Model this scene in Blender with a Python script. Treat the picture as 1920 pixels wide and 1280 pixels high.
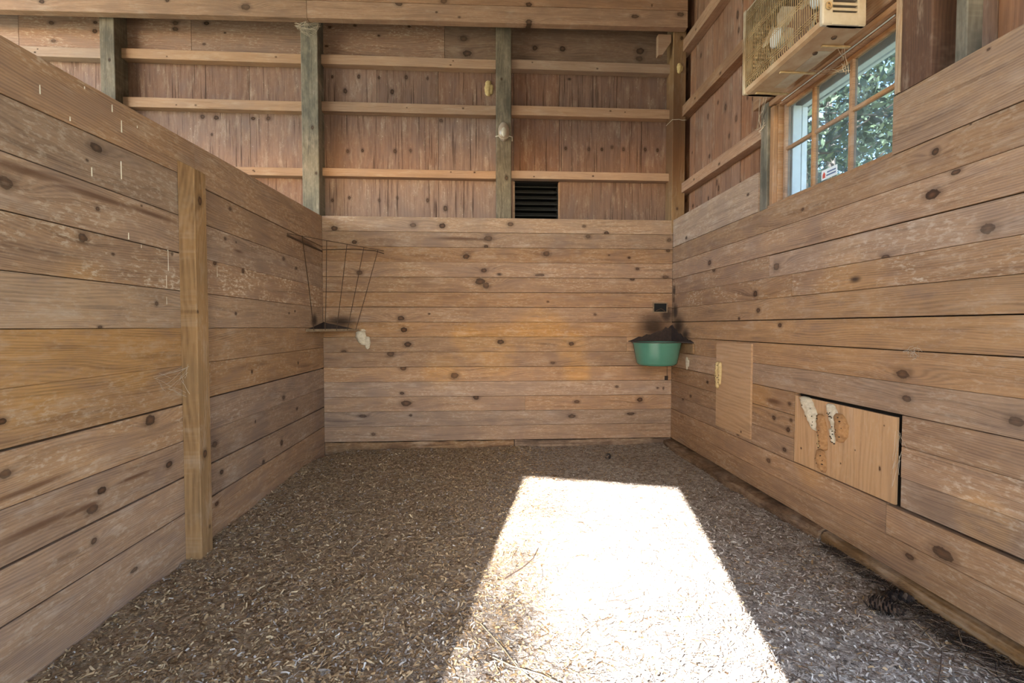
import bpy, math, random
import numpy as np
from mathutils import Vector, Matrix, noise as mnoise

for o in list(bpy.data.objects): bpy.data.objects.remove(o)
sc = bpy.context.scene
col = sc.collection
random.seed(7); rng = np.random.default_rng(7)

# ---------------------------------------------------------------- camera
cd = bpy.data.cameras.new('camera'); cam = bpy.data.objects.new('camera', cd); col.objects.link(cam)
cd.sensor_width = 36.0; cd.lens = 890.0/1920*36; cd.clip_start = 0.02; cd.clip_end = 300
cam.location = (0, 0, 1.22)
cam.rotation_euler = (math.radians(90-1.8), 0, math.radians(-3.34))
sc.camera = cam
# ---------------------------------------------------------------- exposure, sky, sun
vs = sc.view_settings
vs.view_transform = 'Standard'; vs.look = 'None'; vs.gamma = 1.0; vs.use_curve_mapping = False
vs.exposure = 1.34
SUNV = Vector((0.22, 1.0, -0.53)).normalized()      # the way the light travels
w = bpy.data.worlds.new('sky'); sc.world = w; w.use_nodes = True
wt = w.node_tree; bg = wt.nodes['Background']
sky = wt.nodes.new('ShaderNodeTexSky'); sky.sky_type = 'NISHITA'; sky.sun_disc = False
sky.sun_elevation = math.asin(-SUNV.z); sky.sun_rotation = math.atan2(-SUNV.x, -SUNV.y)
sky.altitude = 50; sky.air_density = 1.0; sky.dust_density = 0.6; sky.ozone_density = 1.0
wt.links.new(sky.outputs[0], bg.inputs[0]); bg.inputs[1].default_value = 0.76
sd = bpy.data.lights.new('sun', 'SUN'); sun = bpy.data.objects.new('sun', sd); col.objects.link(sun)
sd.energy = 25.0; sd.angle = math.radians(0.7); sd.color = (1.0, 0.98, 0.95)
sun.rotation_euler = SUNV.to_track_quat('-Z', 'Y').to_euler(); sun.location = (-6, -25, 14)

# ---------------------------------------------------------------- helpers
XL, XR, YB = -1.624, 1.975, 4.9
def srgb(r, g, b):
    f = lambda c: (c/12.92 if c <= 0.04045 else ((c+0.055)/1.055)**2.4)
    return (f(r/255), f(g/255), f(b/255), 1.0)

class NT:
    """small node-tree writer: sockets or plain numbers as inputs"""
    def __init__(s, tree): s.t = tree
    def n(s, typ, **kw):
        nd = s.t.nodes.new(typ)
        for k, v in kw.items(): setattr(nd, k, v)
        return nd
    def put(s, sock, v):
        if isinstance(v, bpy.types.NodeSocket): s.t.links.new(v, sock)
        elif v is not None: sock.default_value = v
    def m(s, op, a, b=None, c=None, clamp=False):
        nd = s.n('ShaderNodeMath', operation=op, use_clamp=clamp)
        s.put(nd.inputs[0], a)
        if b is not None: s.put(nd.inputs[1], b)
        if c is not None: s.put(nd.inputs[2], c)
        return nd.outputs[0]
    def v(s, op, a, b=None):
        nd = s.n('ShaderNodeVectorMath', operation=op); s.put(nd.inputs[0], a)
        if b is not None: s.put(nd.inputs[1], b)
        return nd.outputs['Value'] if op in ('LENGTH', 'DISTANCE', 'DOT_PRODUCT') else nd.outputs[0]
    def xyz(s, x, y, z):
        nd = s.n('ShaderNodeCombineXYZ')
        for i, q in enumerate((x, y, z)): s.put(nd.inputs[i], q)
        return nd.outputs[0]
    def sep(s, vec):
        nd = s.n('ShaderNodeSeparateXYZ'); s.put(nd.inputs[0], vec); return nd.outputs
    def noise(s, vec, scale, detail=3, rough=0.55, dist=0.0):
        nd = s.n('ShaderNodeTexNoise'); s.put(nd.inputs['Vector'], vec)
        nd.inputs['Scale'].default_value = scale; nd.inputs['Detail'].default_value = detail
        nd.inputs['Roughness'].default_value = rough; nd.inputs['Distortion'].default_value = dist
        return nd.outputs['Fac']
    def step(s, x, a, b, lo=0.0, hi=1.0):
        nd = s.n('ShaderNodeMapRange', interpolation_type='SMOOTHSTEP'); s.put(nd.inputs[0], x)
        for i, q in enumerate((a, b, lo, hi)): nd.inputs[i+1].default_value = q
        return nd.outputs[0]
    def mix(s, f, a, b, mode='MIX'):
        nd = s.n('ShaderNodeMix', data_type='RGBA', blend_type=mode)
        s.put(nd.inputs[0], f); s.put(nd.inputs[6], a); s.put(nd.inputs[7], b)
        return nd.outputs[2]
    def ramp(s, f, stops):
        nd = s.n('ShaderNodeValToRGB'); cr = nd.color_ramp
        while len(cr.elements) < len(stops): cr.elements.new(0.5)
        for e, (p, c) in zip(cr.elements, stops): e.position = p; e.color = c
        s.put(nd.inputs[0], f); return nd.outputs[0]

def newmat(name):
    m = bpy.data.materials.new(name); m.use_nodes = True
    t = NT(m.node_tree); b = m.node_tree.nodes['Principled BSDF']
    return m, t, b

def plain(name, c, rough=0.6, metal=0.0, vary=0.0, c2=None, scale=20.0, bump=0.0):
    """one colour with a fine mottling of a second one"""
    m, t, b = newmat(name)
    P = t.n('ShaderNodeTexCoord').outputs['Object']
    f = t.noise(P, scale, 4, 0.6)
    c2 = c2 or tuple(x*0.7 for x in c[:3])+(1,)
    t.put(b.inputs['Base Color'], t.mix(t.step(f, 0.5-0.25, 0.5+0.25, 0, vary), c, c2))
    b.inputs['Roughness'].default_value = rough; b.inputs['Metallic'].default_value = metal
    if bump:
        bn = t.n('ShaderNodeBump'); bn.inputs['Strength'].default_value = bump; bn.inputs['Distance'].default_value = 0.004
        t.put(bn.inputs['Height'], f); t.put(b.inputs['Normal'], bn.outputs[0])
    return m

# one knot or stain: attribute (u, v, radius, k): k > 0 a knot k times as long as high, k < 0 a soft stain
def spot_group():
    g = bpy.data.node_groups.new('spot', 'ShaderNodeTree'); I = g.interface
    for nm in ('x', 'z', 'n', 'u', 'v', 'r', 'k'): I.new_socket(nm, in_out='INPUT', socket_type='NodeSocketFloat')
    for nm in ('phi', 'core', 'ring', 'stain', 'd', 'dark_mark'): I.new_socket(nm, in_out='OUTPUT', socket_type='NodeSocketFloat')
    t = NT(g); gi = t.n('NodeGroupInput').outputs; go = t.n('NodeGroupOutput').inputs
    r = t.m('MAXIMUM', t.m('MULTIPLY', gi['r'], 0.92), 1e-4); a = t.m('MAXIMUM', t.m('ABSOLUTE', gi['k']), 0.2)
    dx = t.m('DIVIDE', t.m('SUBTRACT', gi['x'], gi['u']), t.m('MULTIPLY', a, r))
    dz = t.m('DIVIDE', t.m('SUBTRACT', gi['z'], gi['v']), r)
    d2 = t.m('ADD', t.m('MULTIPLY', dx, dx), t.m('MULTIPLY', dz, dz))
    dw = t.m('ADD', t.m('MULTIPLY', t.m('MULTIPLY', dx, dx), 0.16), t.m('MULTIPLY', dz, dz))
    d = t.m('ADD', t.m('SQRT', d2), t.m('MULTIPLY', t.m('SUBTRACT', gi['n'], 0.5), 0.75))
    kn = t.m('GREATER_THAN', gi['k'], 0.0)
    t.put(go['phi'], t.m('MULTIPLY', kn, t.m('MULTIPLY', r, t.m('MULTIPLY', 1.6, t.m('POWER', 2.718, t.m('MULTIPLY', dw, -0.28))))))
    hs = t.m('FRACT', t.m('ADD', t.m('MULTIPLY', gi['u'], 37.7), t.m('MULTIPLY', gi['v'], 91.3)))
    t.put(go['core'], t.m('MULTIPLY', t.m('MULTIPLY', kn, t.m('ADD', 0.62, t.m('MULTIPLY', hs, 0.38))), t.step(d, 1.0, 0.84)))
    t.put(go['ring'], t.m('MULTIPLY', kn, t.step(d, 2.1, 0.95)))
    sm = t.m('MULTIPLY', t.m('SUBTRACT', 1.0, kn), t.step(d, 1.35, 0.15))
    lng = t.m('GREATER_THAN', a, 2.9)          # long ones are resin streaks, round ones dark marks, dirt around the feeder
    t.put(go['stain'], t.m('MULTIPLY', sm, lng)); t.put(go['dark_mark'], t.m('MULTIPLY', sm, t.m('SUBTRACT', 1.0, lng)))
    t.put(go['d'], t.m('MULTIPLY', kn, t.step(d, 0.75, 0.0)))
    return g
SPOT = spot_group()
NSPOT = 6

def wood_(name, light, dark, aged, knot=(70, 44, 26), tan=(190, 142, 88), blobs=(), scale=1.0, crack=0.0, chalk=0.25,
         aging=0.5, nspot=NSPOT, rough=0.8, bump=0.35, stain=(52, 34, 24), period=0.011, speck=0.0, ringmix=0.55):
    """grain runs along local x; knots and stains from each board's own attributes; 'tint' = (tan, chalk, dark, -)"""
    m, t, b = newmat(name)
    tc = t.n('ShaderNodeTexCoord').outputs['Object']; rnd = t.n('ShaderNodeObjectInfo').outputs['Random']
    pos = t.n('ShaderNodeNewGeometry').outputs['Position']
    x, y, z = t.sep(tc)
    off = t.m('MULTIPLY', rnd, 91.0)
    wv = t.xyz(t.m('ADD', x, off), y, z)
    mott = t.noise(t.v('MULTIPLY', wv, (1.0, 1.0, 2.2)), 3.2, 4, 0.62)
    jig = t.noise(wv, 38, 2, 0.6) if nspot else 0.5; jlo = mott
    ax = t.m('ADD', x, off)
    low = t.noise(t.xyz(t.m('MULTIPLY', ax, 0.9*scale), t.m('MULTIPLY', y, 2), t.m('MULTIPLY', z, 5.0*scale)), 1.0, 1, 0.5)
    phi = core = ring = stn = inn = drk = None
    zw = t.m('ADD', z, t.m('MULTIPLY', t.m('SUBTRACT', low, 0.5), 0.06)) if nspot else z
    for i in range(nspot):
        at = t.n('ShaderNodeAttribute', attribute_type='OBJECT', attribute_name='s%d' % i)
        u, v, r = t.sep(at.outputs['Color'])
        g = t.n('ShaderNodeGroup'); g.node_tree = SPOT
        ng = t.m('LESS_THAN', at.outputs['Alpha'], 0.0)
        pickf = lambda p, q: t.m('MULTIPLY_ADD', ng, t.m('SUBTRACT', q, p), p)
        for nm, q in zip(('x', 'z', 'n', 'u', 'v', 'r', 'k'), (x, pickf(z, zw), pickf(jig, jlo), u, v, r, at.outputs['Alpha'])): t.put(g.inputs[nm], q)
        o = g.outputs
        if phi is None: phi, core, ring, stn, inn, drk = o['phi'], o['core'], o['ring'], o['stain'], o['d'], o['dark_mark']
        else:
            phi = t.m('ADD', phi, o['phi']); core = t.m('MAXIMUM', core, o['core']); ring = t.m('MAXIMUM', ring, o['ring'])
            stn = t.m('MAXIMUM', stn, o['stain']); inn = t.m('MAXIMUM', inn, o['d']); drk = t.m('MAXIMUM', drk, o['dark_mark'])
    if phi is None: phi = core = ring = stn = inn = drk = 0.0
    zz = t.m('ADD', t.m('ADD', z, phi), t.m('MULTIPLY', t.m('SUBTRACT', low, 0.5), 0.16))
    rings = t.m('SINE', t.m('MULTIPLY', t.m('ADD', zz, t.m('MULTIPLY', y, 0.6)), 6.2832/period))
    fine = t.noise(t.xyz(t.m('MULTIPLY', ax, 5.0), t.m('MULTIPLY', y, 60), t.m('MULTIPLY', z, 190.0)), 1.0, 3, 0.65)
    mid = t.noise(t.xyz(t.m('MULTIPLY', ax, 1.6), t.m('MULTIPLY', y, 20), t.m('MULTIPLY', zz, 34.0)), 1.0, 3, 0.6)
    amp = t.step(mott, 0.35, 0.6)
    gr = t.m('ADD', t.m('MULTIPLY', t.m('MULTIPLY', rings, amp), 0.10*ringmix/0.55), t.m('ADD', t.m('MULTIPLY', fine, 0.55), t.m('MULTIPLY', mid, 0.62)))
    c = t.mix(t.step(gr, 0.36, 0.95), srgb(*light), srgb(*dark))
    c = t.mix(t.step(mott, 0.42, 0.68, 0, aging), c, srgb(*aged))
    at = t.n('ShaderNodeAttribute', attribute_type='OBJECT', attribute_name='tint')
    tn, tw, td = t.sep(at.outputs['Color'])
    # rubbed, tan-coloured places
    bl = tn
    blotch = t.noise(pos, 3.0, 3, 0.6) if blobs else 0.5
    fade = t.noise(t.v('MULTIPLY', wv, (1.3, 1.0, 5.0)), 2.6, 4, 0.68)
    for (cx, cy, cz, rr, s) in blobs:
        d = t.v('LENGTH', t.v('SUBTRACT', pos, (cx, cy, cz)))
        d = t.m('ADD', d, t.m('MULTIPLY', t.m('SUBTRACT', blotch, 0.5), 0.55*rr+0.10))
        bl = t.m('MAXIMUM', bl, t.step(d, rr, rr*0.35, 0, s))
    bl = t.m('MULTIPLY', bl, t.step(fade, 0.25, 0.55))
    tanc = t.mix(t.step(gr, 0.35, 0.95), srgb(*tan), srgb(*[q*0.72 for q in tan]))
    c = t.mix(t.m('MULTIPLY', bl, 0.78), c, tanc)
    c = t.mix(t.step(fade, 0.50, 0.74, 0, 0.36), c, srgb(192, 170, 150))
    c = t.mix(t.step(t.m('ADD', t.m('MULTIPLY', mid, .55), t.m('MULTIPLY', low, .55)), 0.63, 0.80, 0, 0.34), c, srgb(*[q*0.70 for q in dark]))
    # chalky scuffs
    sc1 = t.noise(t.xyz(t.m('MULTIPLY', ax, 22), y, t.m('MULTIPLY', z, 60)), 1.0, 3, 0.7)
    msk = t.step(mott, 0.60, 0.38)
    cf = t.m('MULTIPLY', t.m('MULTIPLY', t.step(sc1, 0.47, 0.66), msk), t.m('ADD', tw, chalk), clamp=True)
    c = t.mix(t.m('MULTIPLY', cf, 0.75), c, srgb(206, 186, 164))
    if speck:
        sp = t.step(t.noise(wv, 60, 2, 0.6), 0.62, 0.72)
        sm = t.step(fade, 0.45, 0.62, 0, speck)
        c = t.mix(t.m('MULTIPLY', sp, sm), c, srgb(196, 176, 164))
    if crack:
        cr = t.noise(t.xyz(t.m('MULTIPLY', ax, 1.3), y, t.m('MULTIPLY', z, 62)), 1.0, 3, 0.6)
        cm = t.step(low, 0.34, 0.60)
        ck = t.m('MULTIPLY', t.step(cr, 0.54, 0.66), t.m('MULTIPLY', cm, crack))
        c = t.mix(ck, c, srgb(58, 34, 22))
    c = t.mix(td, c, srgb(*stain))
    c = t.mix(t.m('MULTIPLY', ring, 0.38), c, srgb(*[q*0.62 for q in dark]))
    kc = t.mix(inn, srgb(*[q*0.72 for q in knot]), srgb(*[q*1.25 for q in knot]))
    c = t.mix(t.m('MULTIPLY', core, 0.92), c, kc)
    c = t.mix(t.m('MULTIPLY', stn, 0.85), c, srgb(92, 60, 38))
    c = t.mix(t.m('MULTIPLY', drk, 0.9), c, srgb(44, 30, 24))
    # no two boards quite alike
    hv = t.n('ShaderNodeHueSaturation'); t.put(hv.inputs['Color'], c)
    t.put(hv.inputs['Value'], t.m('ADD', 0.84, t.m('MULTIPLY', rnd, 0.28)))
    t.put(hv.inputs['Saturation'], t.m('ADD', 0.80, t.m('MULTIPLY', t.m('FRACT', t.m('MULTIPLY', rnd, 7.3)), 0.26)))
    t.put(b.inputs['Base Color'], hv.outputs[0])
    b.inputs['Roughness'].default_value = rough; b.inputs['Specular IOR Level'].default_value = 0.25
    bn = t.n('ShaderNodeBump'); bn.inputs['Strength'].default_value = bump; bn.inputs['Distance'].default_value = 0.004
    bn.invert = True; t.put(bn.inputs['Height'], fine)
    t.put(b.inputs['Normal'], bn.outputs[0])
    return m

class wood:
    """a wood finish; boards with few knots get a lighter node tree of the same look"""
    def __init__(s, *a, **k): s.a, s.k, s.m, s.cap = a, k, {}, k.pop('nspot', NSPOT)
    def get(s, n, wall=''):
        n = min(s.cap, 0 if n == 0 else 2 if n <= 2 else 4 if n <= 4 else 6)
        if (n, wall) not in s.m:
            k = dict(s.k); bl = k.get('blobs', ())
            if bl: k['blobs'] = [q[:5] for q in bl if wall and q[5] == wall]
            s.m[n, wall] = wood_(*s.a, nspot=n, **k)
        return s.m[n, wall]

def tag(o, label=None, cat=None, group=None, kind=None):
    for k, q in (('label', label), ('category', cat), ('group', group), ('kind', kind)):
        if q: o[k] = q
    return o
PLOC = {}
def empty(name, loc=(0, 0, 0)):
    o = bpy.data.objects.new(name, None); col.objects.link(o); o.location = loc; PLOC[o.name] = Vector(loc); return o
def link(name, me, mat, parent=None, M=None, smooth=False):
    o = bpy.data.objects.new(name, me); col.objects.link(o)
    M = M or Matrix()
    if parent is not None:
        o.parent = parent
        M = Matrix.Translation(-PLOC[parent.name]) @ M
    o.matrix_basis = M
    PLOC[o.name] = (M.translation.copy() if parent is None else PLOC[parent.name]+M.translation)
    if isinstance(mat, wood): mat = mat.get(0)
    if mat: me.materials.append(mat)
    if smooth:
        me.polygons.foreach_set('use_smooth', [True]*len(me.polygons))
    return o
def mesh(name, vs_, fs):
    me = bpy.data.meshes.new(name); me.from_pydata([tuple(q) for q in vs_], [], fs); me.update(); return me

class MB:
    """collects shapes in world coordinates; build() makes one mesh object with its origin at the shape's base"""
    def __init__(s): s.v = []; s.f = []
    def add(s, vs_, fs):
        k = len(s.v); s.v += [Vector(q) for q in vs_]; s.f += [tuple(i+k for i in f) for f in fs]; return s
    def box(s, a, b, c=0.0):
        (x0, y0, z0), (x1, y1, z1) = a, b
        if c <= 0:
            return s.add([(x0, y0, z0), (x1, y0, z0), (x1, y1, z0), (x0, y1, z0), (x0, y0, z1), (x1, y0, z1), (x1, y1, z1), (x0, y1, z1)],
                  [(0, 3, 2, 1), (4, 5, 6, 7), (0, 1, 5, 4), (1, 2, 6, 5), (2, 3, 7, 6), (3, 0, 4, 7)])
        vv = []; id = {}
        ext = ((x0, x1), (y0, y1), (z0, z1))
        for sx in (0, 1):
            for sy in (0, 1):
                for sz in (0, 1):
                    for ax in range(3):      # the axis whose face this corner copy lies on
                        p = []
                        for q, ss in enumerate((sx, sy, sz)):
                            e = ext[q][ss]; p.append(e if q == ax else e+(c if ss == 0 else -c))
                        id[(sx, sy, sz, ax)] = len(vv); vv.append(p)
        F = []
        for ax in range(3):
            o1, o2 = [q for q in range(3) if q != ax]
            for ss in (0, 1):
                k = []
                for p1, p2 in ((0, 0), (1, 0), (1, 1), (0, 1)):
                    t_ = [0, 0, 0]; t_[ax] = ss; t_[o1] = p1; t_[o2] = p2; k.append(id[tuple(t_)+(ax,)])
                F.append(tuple(k))
        for ax in range(3):                  # edges along ax
            o1, o2 = [q for q in range(3) if q != ax]
            for p1 in (0, 1):
                for p2 in (0, 1):
                    k = []
                    for e in (0, 1):
                        t_ = [0, 0, 0]; t_[ax] = e; t_[o1] = p1; t_[o2] = p2; k.append(tuple(t_))
                    F.append((id[k[0]+(o1,)], id[k[1]+(o1,)], id[k[1]+(o2,)], id[k[0]+(o2,)]))
        for sx in (0, 1):
            for sy in (0, 1):
                for sz in (0, 1): F.append(tuple(id[(sx, sy, sz, a_)] for a_ in range(3)))
        return s.add(vv, F)
    def tube(s, pts, r, n=6, cap=True):
        pts = [Vector(p) for p in pts]; rs = r if isinstance(r, (list, tuple)) else [r]*len(pts)
        vv = []; F = []
        up = None
        for i, p in enumerate(pts):
            d = (pts[min(i+1, len(pts)-1)]-pts[max(i-1, 0)]).normalized()
            if up is None:
                up = d.orthogonal().normalized()
            up = (up-d*up.dot(d)).normalized(); sd_ = d.cross(up)
            for j in range(n):
                a = 2*math.pi*j/n; vv.append(p+(up*math.cos(a)+sd_*math.sin(a))*rs[i])
        for i in range(len(pts)-1):
            for j in range(n): F.append((i*n+j, i*n+(j+1) % n, (i+1)*n+(j+1) % n, (i+1)*n+j))
        if cap: F.append(tuple(range(n-1, -1, -1))); F.append(tuple((len(pts)-1)*n+j for j in range(n)))
        return s.add(vv, F)
    def prism(s, poly, h, ax=2):
        """poly in the two other axes, extruded from h[0] to h[1] along ax"""
        n = len(poly); vv = []
        for hh in h:
            for (a, b_) in poly:
                p = [a, b_]; p.insert(ax, hh); vv.append(p)
        F = [tuple(range(n-1, -1, -1)), tuple(range(n, 2*n))]+[(i, (i+1) % n, n+(i+1) % n, n+i) for i in range(n)]
        return s.add(vv, F)
    def lathe(s, prof, c, n=40):
        vv = []; F = []; k = len(prof)
        for j in range(n):
            a = 2*math.pi*j/n
            for (r, z) in prof: vv.append((c[0]+r*math.cos(a), c[1]+r*math.sin(a), c[2]+z))
        for j in range(n):
            for i in range(k-1): F.append((j*k+i, ((j+1) % n)*k+i, ((j+1) % n)*k+i+1, j*k+i+1))
        return s.add(vv, F)
    def build(s, name, mat, parent=None, smooth=False, rot=None):
        xs = [q.x for q in s.v]; ys = [q.y for q in s.v]; zs = [q.z for q in s.v]
        o = Vector(((min(xs)+max(xs))/2, (min(ys)+max(ys))/2, min(zs)))
        me = mesh(name, [q-o for q in s.v], s.f)
        import bmesh
        bm = bmesh.new(); bm.from_mesh(me); bmesh.ops.recalc_face_normals(bm, faces=bm.faces); bm.to_mesh(me); bm.free()
        return link(name, me, mat, parent, Matrix.Translation(o), smooth)

AX = {'+x': Vector((1, 0, 0)), '-x': Vector((-1, 0, 0)), '+y': Vector((0, 1, 0)), '-y': Vector((0, -1, 0)), '+z': Vector((0, 0, 1))}
def board(name, parent, mat, o, ex, ez, L, wd, t, spots=(), tint=(0, 0, 0), c=0.002, dz=(0, 0, 0, 0), seg=1, wob=0.0):
    """a board: local x along the grain (ex), z across (ez), y into the wall; dz lifts (low start, low end, high start, high end)"""
    ex = AX[ex] if isinstance(ex, str) else Vector(ex).normalized(); ez = AX[ez] if isinstance(ez, str) else Vector(ez).normalized(); ey = ez.cross(ex)
    vv = []; F = []
    for i in range(seg+1):
        f = i/seg; X_ = L*f
        a = dz[0]*(1-f)+dz[1]*f; b_ = wd+dz[2]*(1-f)+dz[3]*f
        if wob:
            a += random.uniform(-wob, wob); b_ += random.uniform(-wob, wob)
        vv += [(X_, 0, a+c), (X_, c, a), (X_, t, a), (X_, t, b_), (X_, c, b_), (X_, 0, b_-c)]
        if i:
            k = (i-1)*6
            for j in range(6): F.append((k+j, k+(j+1) % 6, k+6+(j+1) % 6, k+6+j))
    F.append((0, 1, 2, 3, 4, 5)); k = seg*6; F.append((k+5, k+4, k+3, k+2, k+1, k))
    me = mesh(name, vv, F)
    # faces wound so that normals point out
    M = Matrix((ex, ey, ez)).transposed().to_4x4(); M.translation = Vector(o)
    import bmesh
    bm = bmesh.new(); bm.from_mesh(me); bmesh.ops.recalc_face_normals(bm, faces=bm.faces); bm.to_mesh(me); bm.free()
    wall = {'wall_back': 'B', 'wall_left': 'L', 'wall_right': 'R'}.get(parent.name if parent else '', '')
    ob = link(name, me, mat.get(min(NSPOT, len(spots)), wall) if isinstance(mat, wood) else mat, parent, M)
    for i, (u, v, r, k_) in enumerate(spots[:NSPOT]): ob['s%d' % i] = [float(u), float(v), float(r), float(k_)]
    ob['tint'] = [float(q) for q in tint]
    return ob
def pick(K, a0, a1, z0, z1, flip=False):
    """knots of list K that fall on a board covering a0..a1 along the wall and z0..z1 in height, biggest first, in board coordinates"""
    r = []
    for (a, z, rr, k) in K:
        m_ = rr*abs(k)*0.6 if k < 0 else 0
        e = rr*0.7 if k < 0 else 0
        if a0-m_ <= a <= a1+m_ and z0-e <= z < z1+e: r.append(((a1-a) if flip else (a-a0), z-z0, rr, k))
    r.sort(key=lambda q: -q[2]*(1.6 if q[3] < 0 else 1)); return r
K_BACK=[(-1.504,2.207,0.0256,1.5),(-0.719,2.248,0.0258,1.4),(-0.425,2.246,0.0279,1.4),(0.27,2.27,0.0261,1.4),(-1.306,2.072,0.0217,1.4),(0.043,2.122,0.0321,1.6),(-0.25,2.109,0.02,-18),(0.019,2.04,0.0181,1.4),(-0.185,1.936,0.028,1.4),(-0.002,1.796,0.0241,1.4),(0.155,1.753,0.0181,-2),(-1.26,1.764,0.0257,1.4),(0.018,1.642,0.0362,1.1),(-0.042,1.682,0.0362,1.6),(-0.849,1.305,0.0279,1.4),(-0.818,1.186,0.028,1.4),(-0.78,1.038,0.03,1.4),(-0.954,0.94,0.03,1.4),(-0.829,0.793,0.026,1.4),(-0.305,0.716,0.0363,1.3),(-1.421,0.966,0.0199,1.4),(-0.841,0.538,0.018,1.4),(-0.8,0.433,0.0341,1.7),(-0.085,0.491,0.0304,1.1),(-1.241,0.307,0.016,3),(-1.135,0.118,0.018,1.4),(-0.757,0.309,0.0121,1.4),(-0.562,1.35,0.01,1.4),(0.169,1.062,0.0283,1.4),(1.034,2.258,0.0162,1.4),(1.271,2.192,0.0203,1.4),(1.076,2.153,0.0223,1.4),(0.643,1.972,0.0303,1.4),(1.299,1.963,0.0082,1.4),(1.937,2.126,0.0205,1.4),(1.927,2.016,0.0185,1.4),(1.511,1.939,0.0123,1.4),(1.601,1.823,0.0164,1.4),(1.548,1.717,0.0205,1.4),(1.899,1.739,0.0185,2.2),(0.576,1.752,0.0142,4),(0.729,1.781,0.0122,2),(0.659,1.477,0.0101,1.4),(1.156,1.346,0.0123,1.4),(1.39,0.588,0.0144,1.4),(0.966,0.435,0.0185,1.8),(1.638,0.449,0.0269,1.3),(0.915,0.283,0.0226,2),(1.54,0.301,0.0165,3),(1.89,0.568,0.0166,0.6),(1.826,0.572,0.0103,1.4),(0.906,1.04,0.0224,1.4),(0.711,0.843,0.0143,2),(1.89,1.147,0.1461,-1.6),(1.775,1.22,0.1683,-1.3),(1.917,1.344,0.1235,-0.8),(-1.444,1.263,0.081,-2.4)]
K_LEFT=[(2.031,1.579,0.0202,1.3),(2.188,1.537,0.0067,1.4),(2.584,1.599,0.011,0.8),(1.688,0.9,0.0129,1.5),(2.397,0.765,0.0299,1.3),(2.107,1.218,0.0073,2),(2.457,1.334,0.0133,1),(3.262,1.728,0.0165,-5),(3.101,1.771,0.0108,1.4),(3.232,1.773,0.0063,1.4),(2.978,1.602,0.0162,1.4),(3.313,1.594,0.0181,1.1),(3.971,1.769,0.0155,2),(4.225,1.725,0.0133,2),(3.216,1.305,0.0113,1.4),(4.069,1.332,0.0096,1.4),(4.191,1.352,0.0099,1.4),(3.41,0.905,0.0147,0.9),(4.237,0.902,0.0151,0.9),(3.453,0.547,0.0123,0.7),(3.931,0.646,0.0202,1.4),(4.202,0.508,0.015,1.4),(3.882,0.29,0.0261,1),(2.94,0.51,0.0208,1.6),(1.695,0.72,0.0182,1.3),(2.093,0.525,0.0179,1.6),(2.042,0.463,0.0206,1.7),(2.469,0.434,0.0126,0.8),(2.047,0.328,0.0144,1.2),(2.522,0.511,0.0178,1.6),(3.013,0.32,0.0178,1.2),(3.565,0.221,0.0197,1.1),(2.948,0.146,0.0151,1.4),(2.267,0.092,0.0116,2.4),(1.806,0.488,0.0168,-12),(1.986,0.477,0.0123,-9),(2.281,0.519,0.0107,-12),(1.774,0.64,0.0178,-13),(2.117,1.97,0.0211,1.8),(2.069,1.902,0.0059,1.4),(1.727,1.708,0.0244,1.2),(1.812,1.775,0.0166,-13),(2.129,1.761,0.0197,-13),(2.444,1.766,0.0193,-12),(2.113,1.715,0.0098,1.2),(3.167,1.974,0.0126,1.5),(2.372,1.793,0.0051,1.4),(4.659,1.282,0.0818,-1.2),(4.48,1.987,0.044,-6)]
K_RIGHT=[(4.568,2.088,0.0169,1.4),(4.076,1.78,0.0269,1.2),(3.994,1.71,0.0231,1.5),(3.118,1.625,0.0299,1.2),(2.24,1.562,0.0132,2.2),(1.765,1.604,0.0226,1.5),(3.364,1.458,0.0252,1.2),(3.325,1.337,0.0194,1.4),(3.065,1.229,0.0167,1.4),(3.582,1.282,0.0119,1.4),(2.431,1.467,0.0205,-2.5),(2.128,0.995,0.0236,1.7),(2.103,0.883,0.018,1.6),(1.644,0.867,0.02,1.6),(3.115,0.598,0.0183,1.2),(2.935,0.617,0.0124,1.2),(2.962,0.548,0.0187,1.2),(2.995,0.411,0.0164,1.4),(4.09,0.727,0.0153,1.4),(4.601,0.5,0.0153,1.4),(4.427,0.554,0.0147,1.4),(3.57,0.383,0.0135,2),(3.124,0.702,0.0276,-4.2),(2.955,0.72,0.0124,1.4),(4.858,1.5,0.028,0.8),(1.993,1.985,0.0165,1.2),(2.002,1.802,0.025,1.6),(1.899,1.866,0.0135,1.8),(2.862,1.947,0.0106,1.4),(3.484,2.209,0.0127,1.4),(1.782,2.305,0.0052,1.4),(1.843,2.041,0.0038,1.4),(3.167,0.288,0.02,1.3),(1.911,0.239,0.0282,2.0),(2.066,0.151,0.0143,1.8),(4.733,1.22,0.1522,-1.2),(4.818,1.369,0.1105,-0.8),(4.564,1.136,0.084,-1.5),(4.852,1.592,0.0667,-0.7)]
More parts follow.
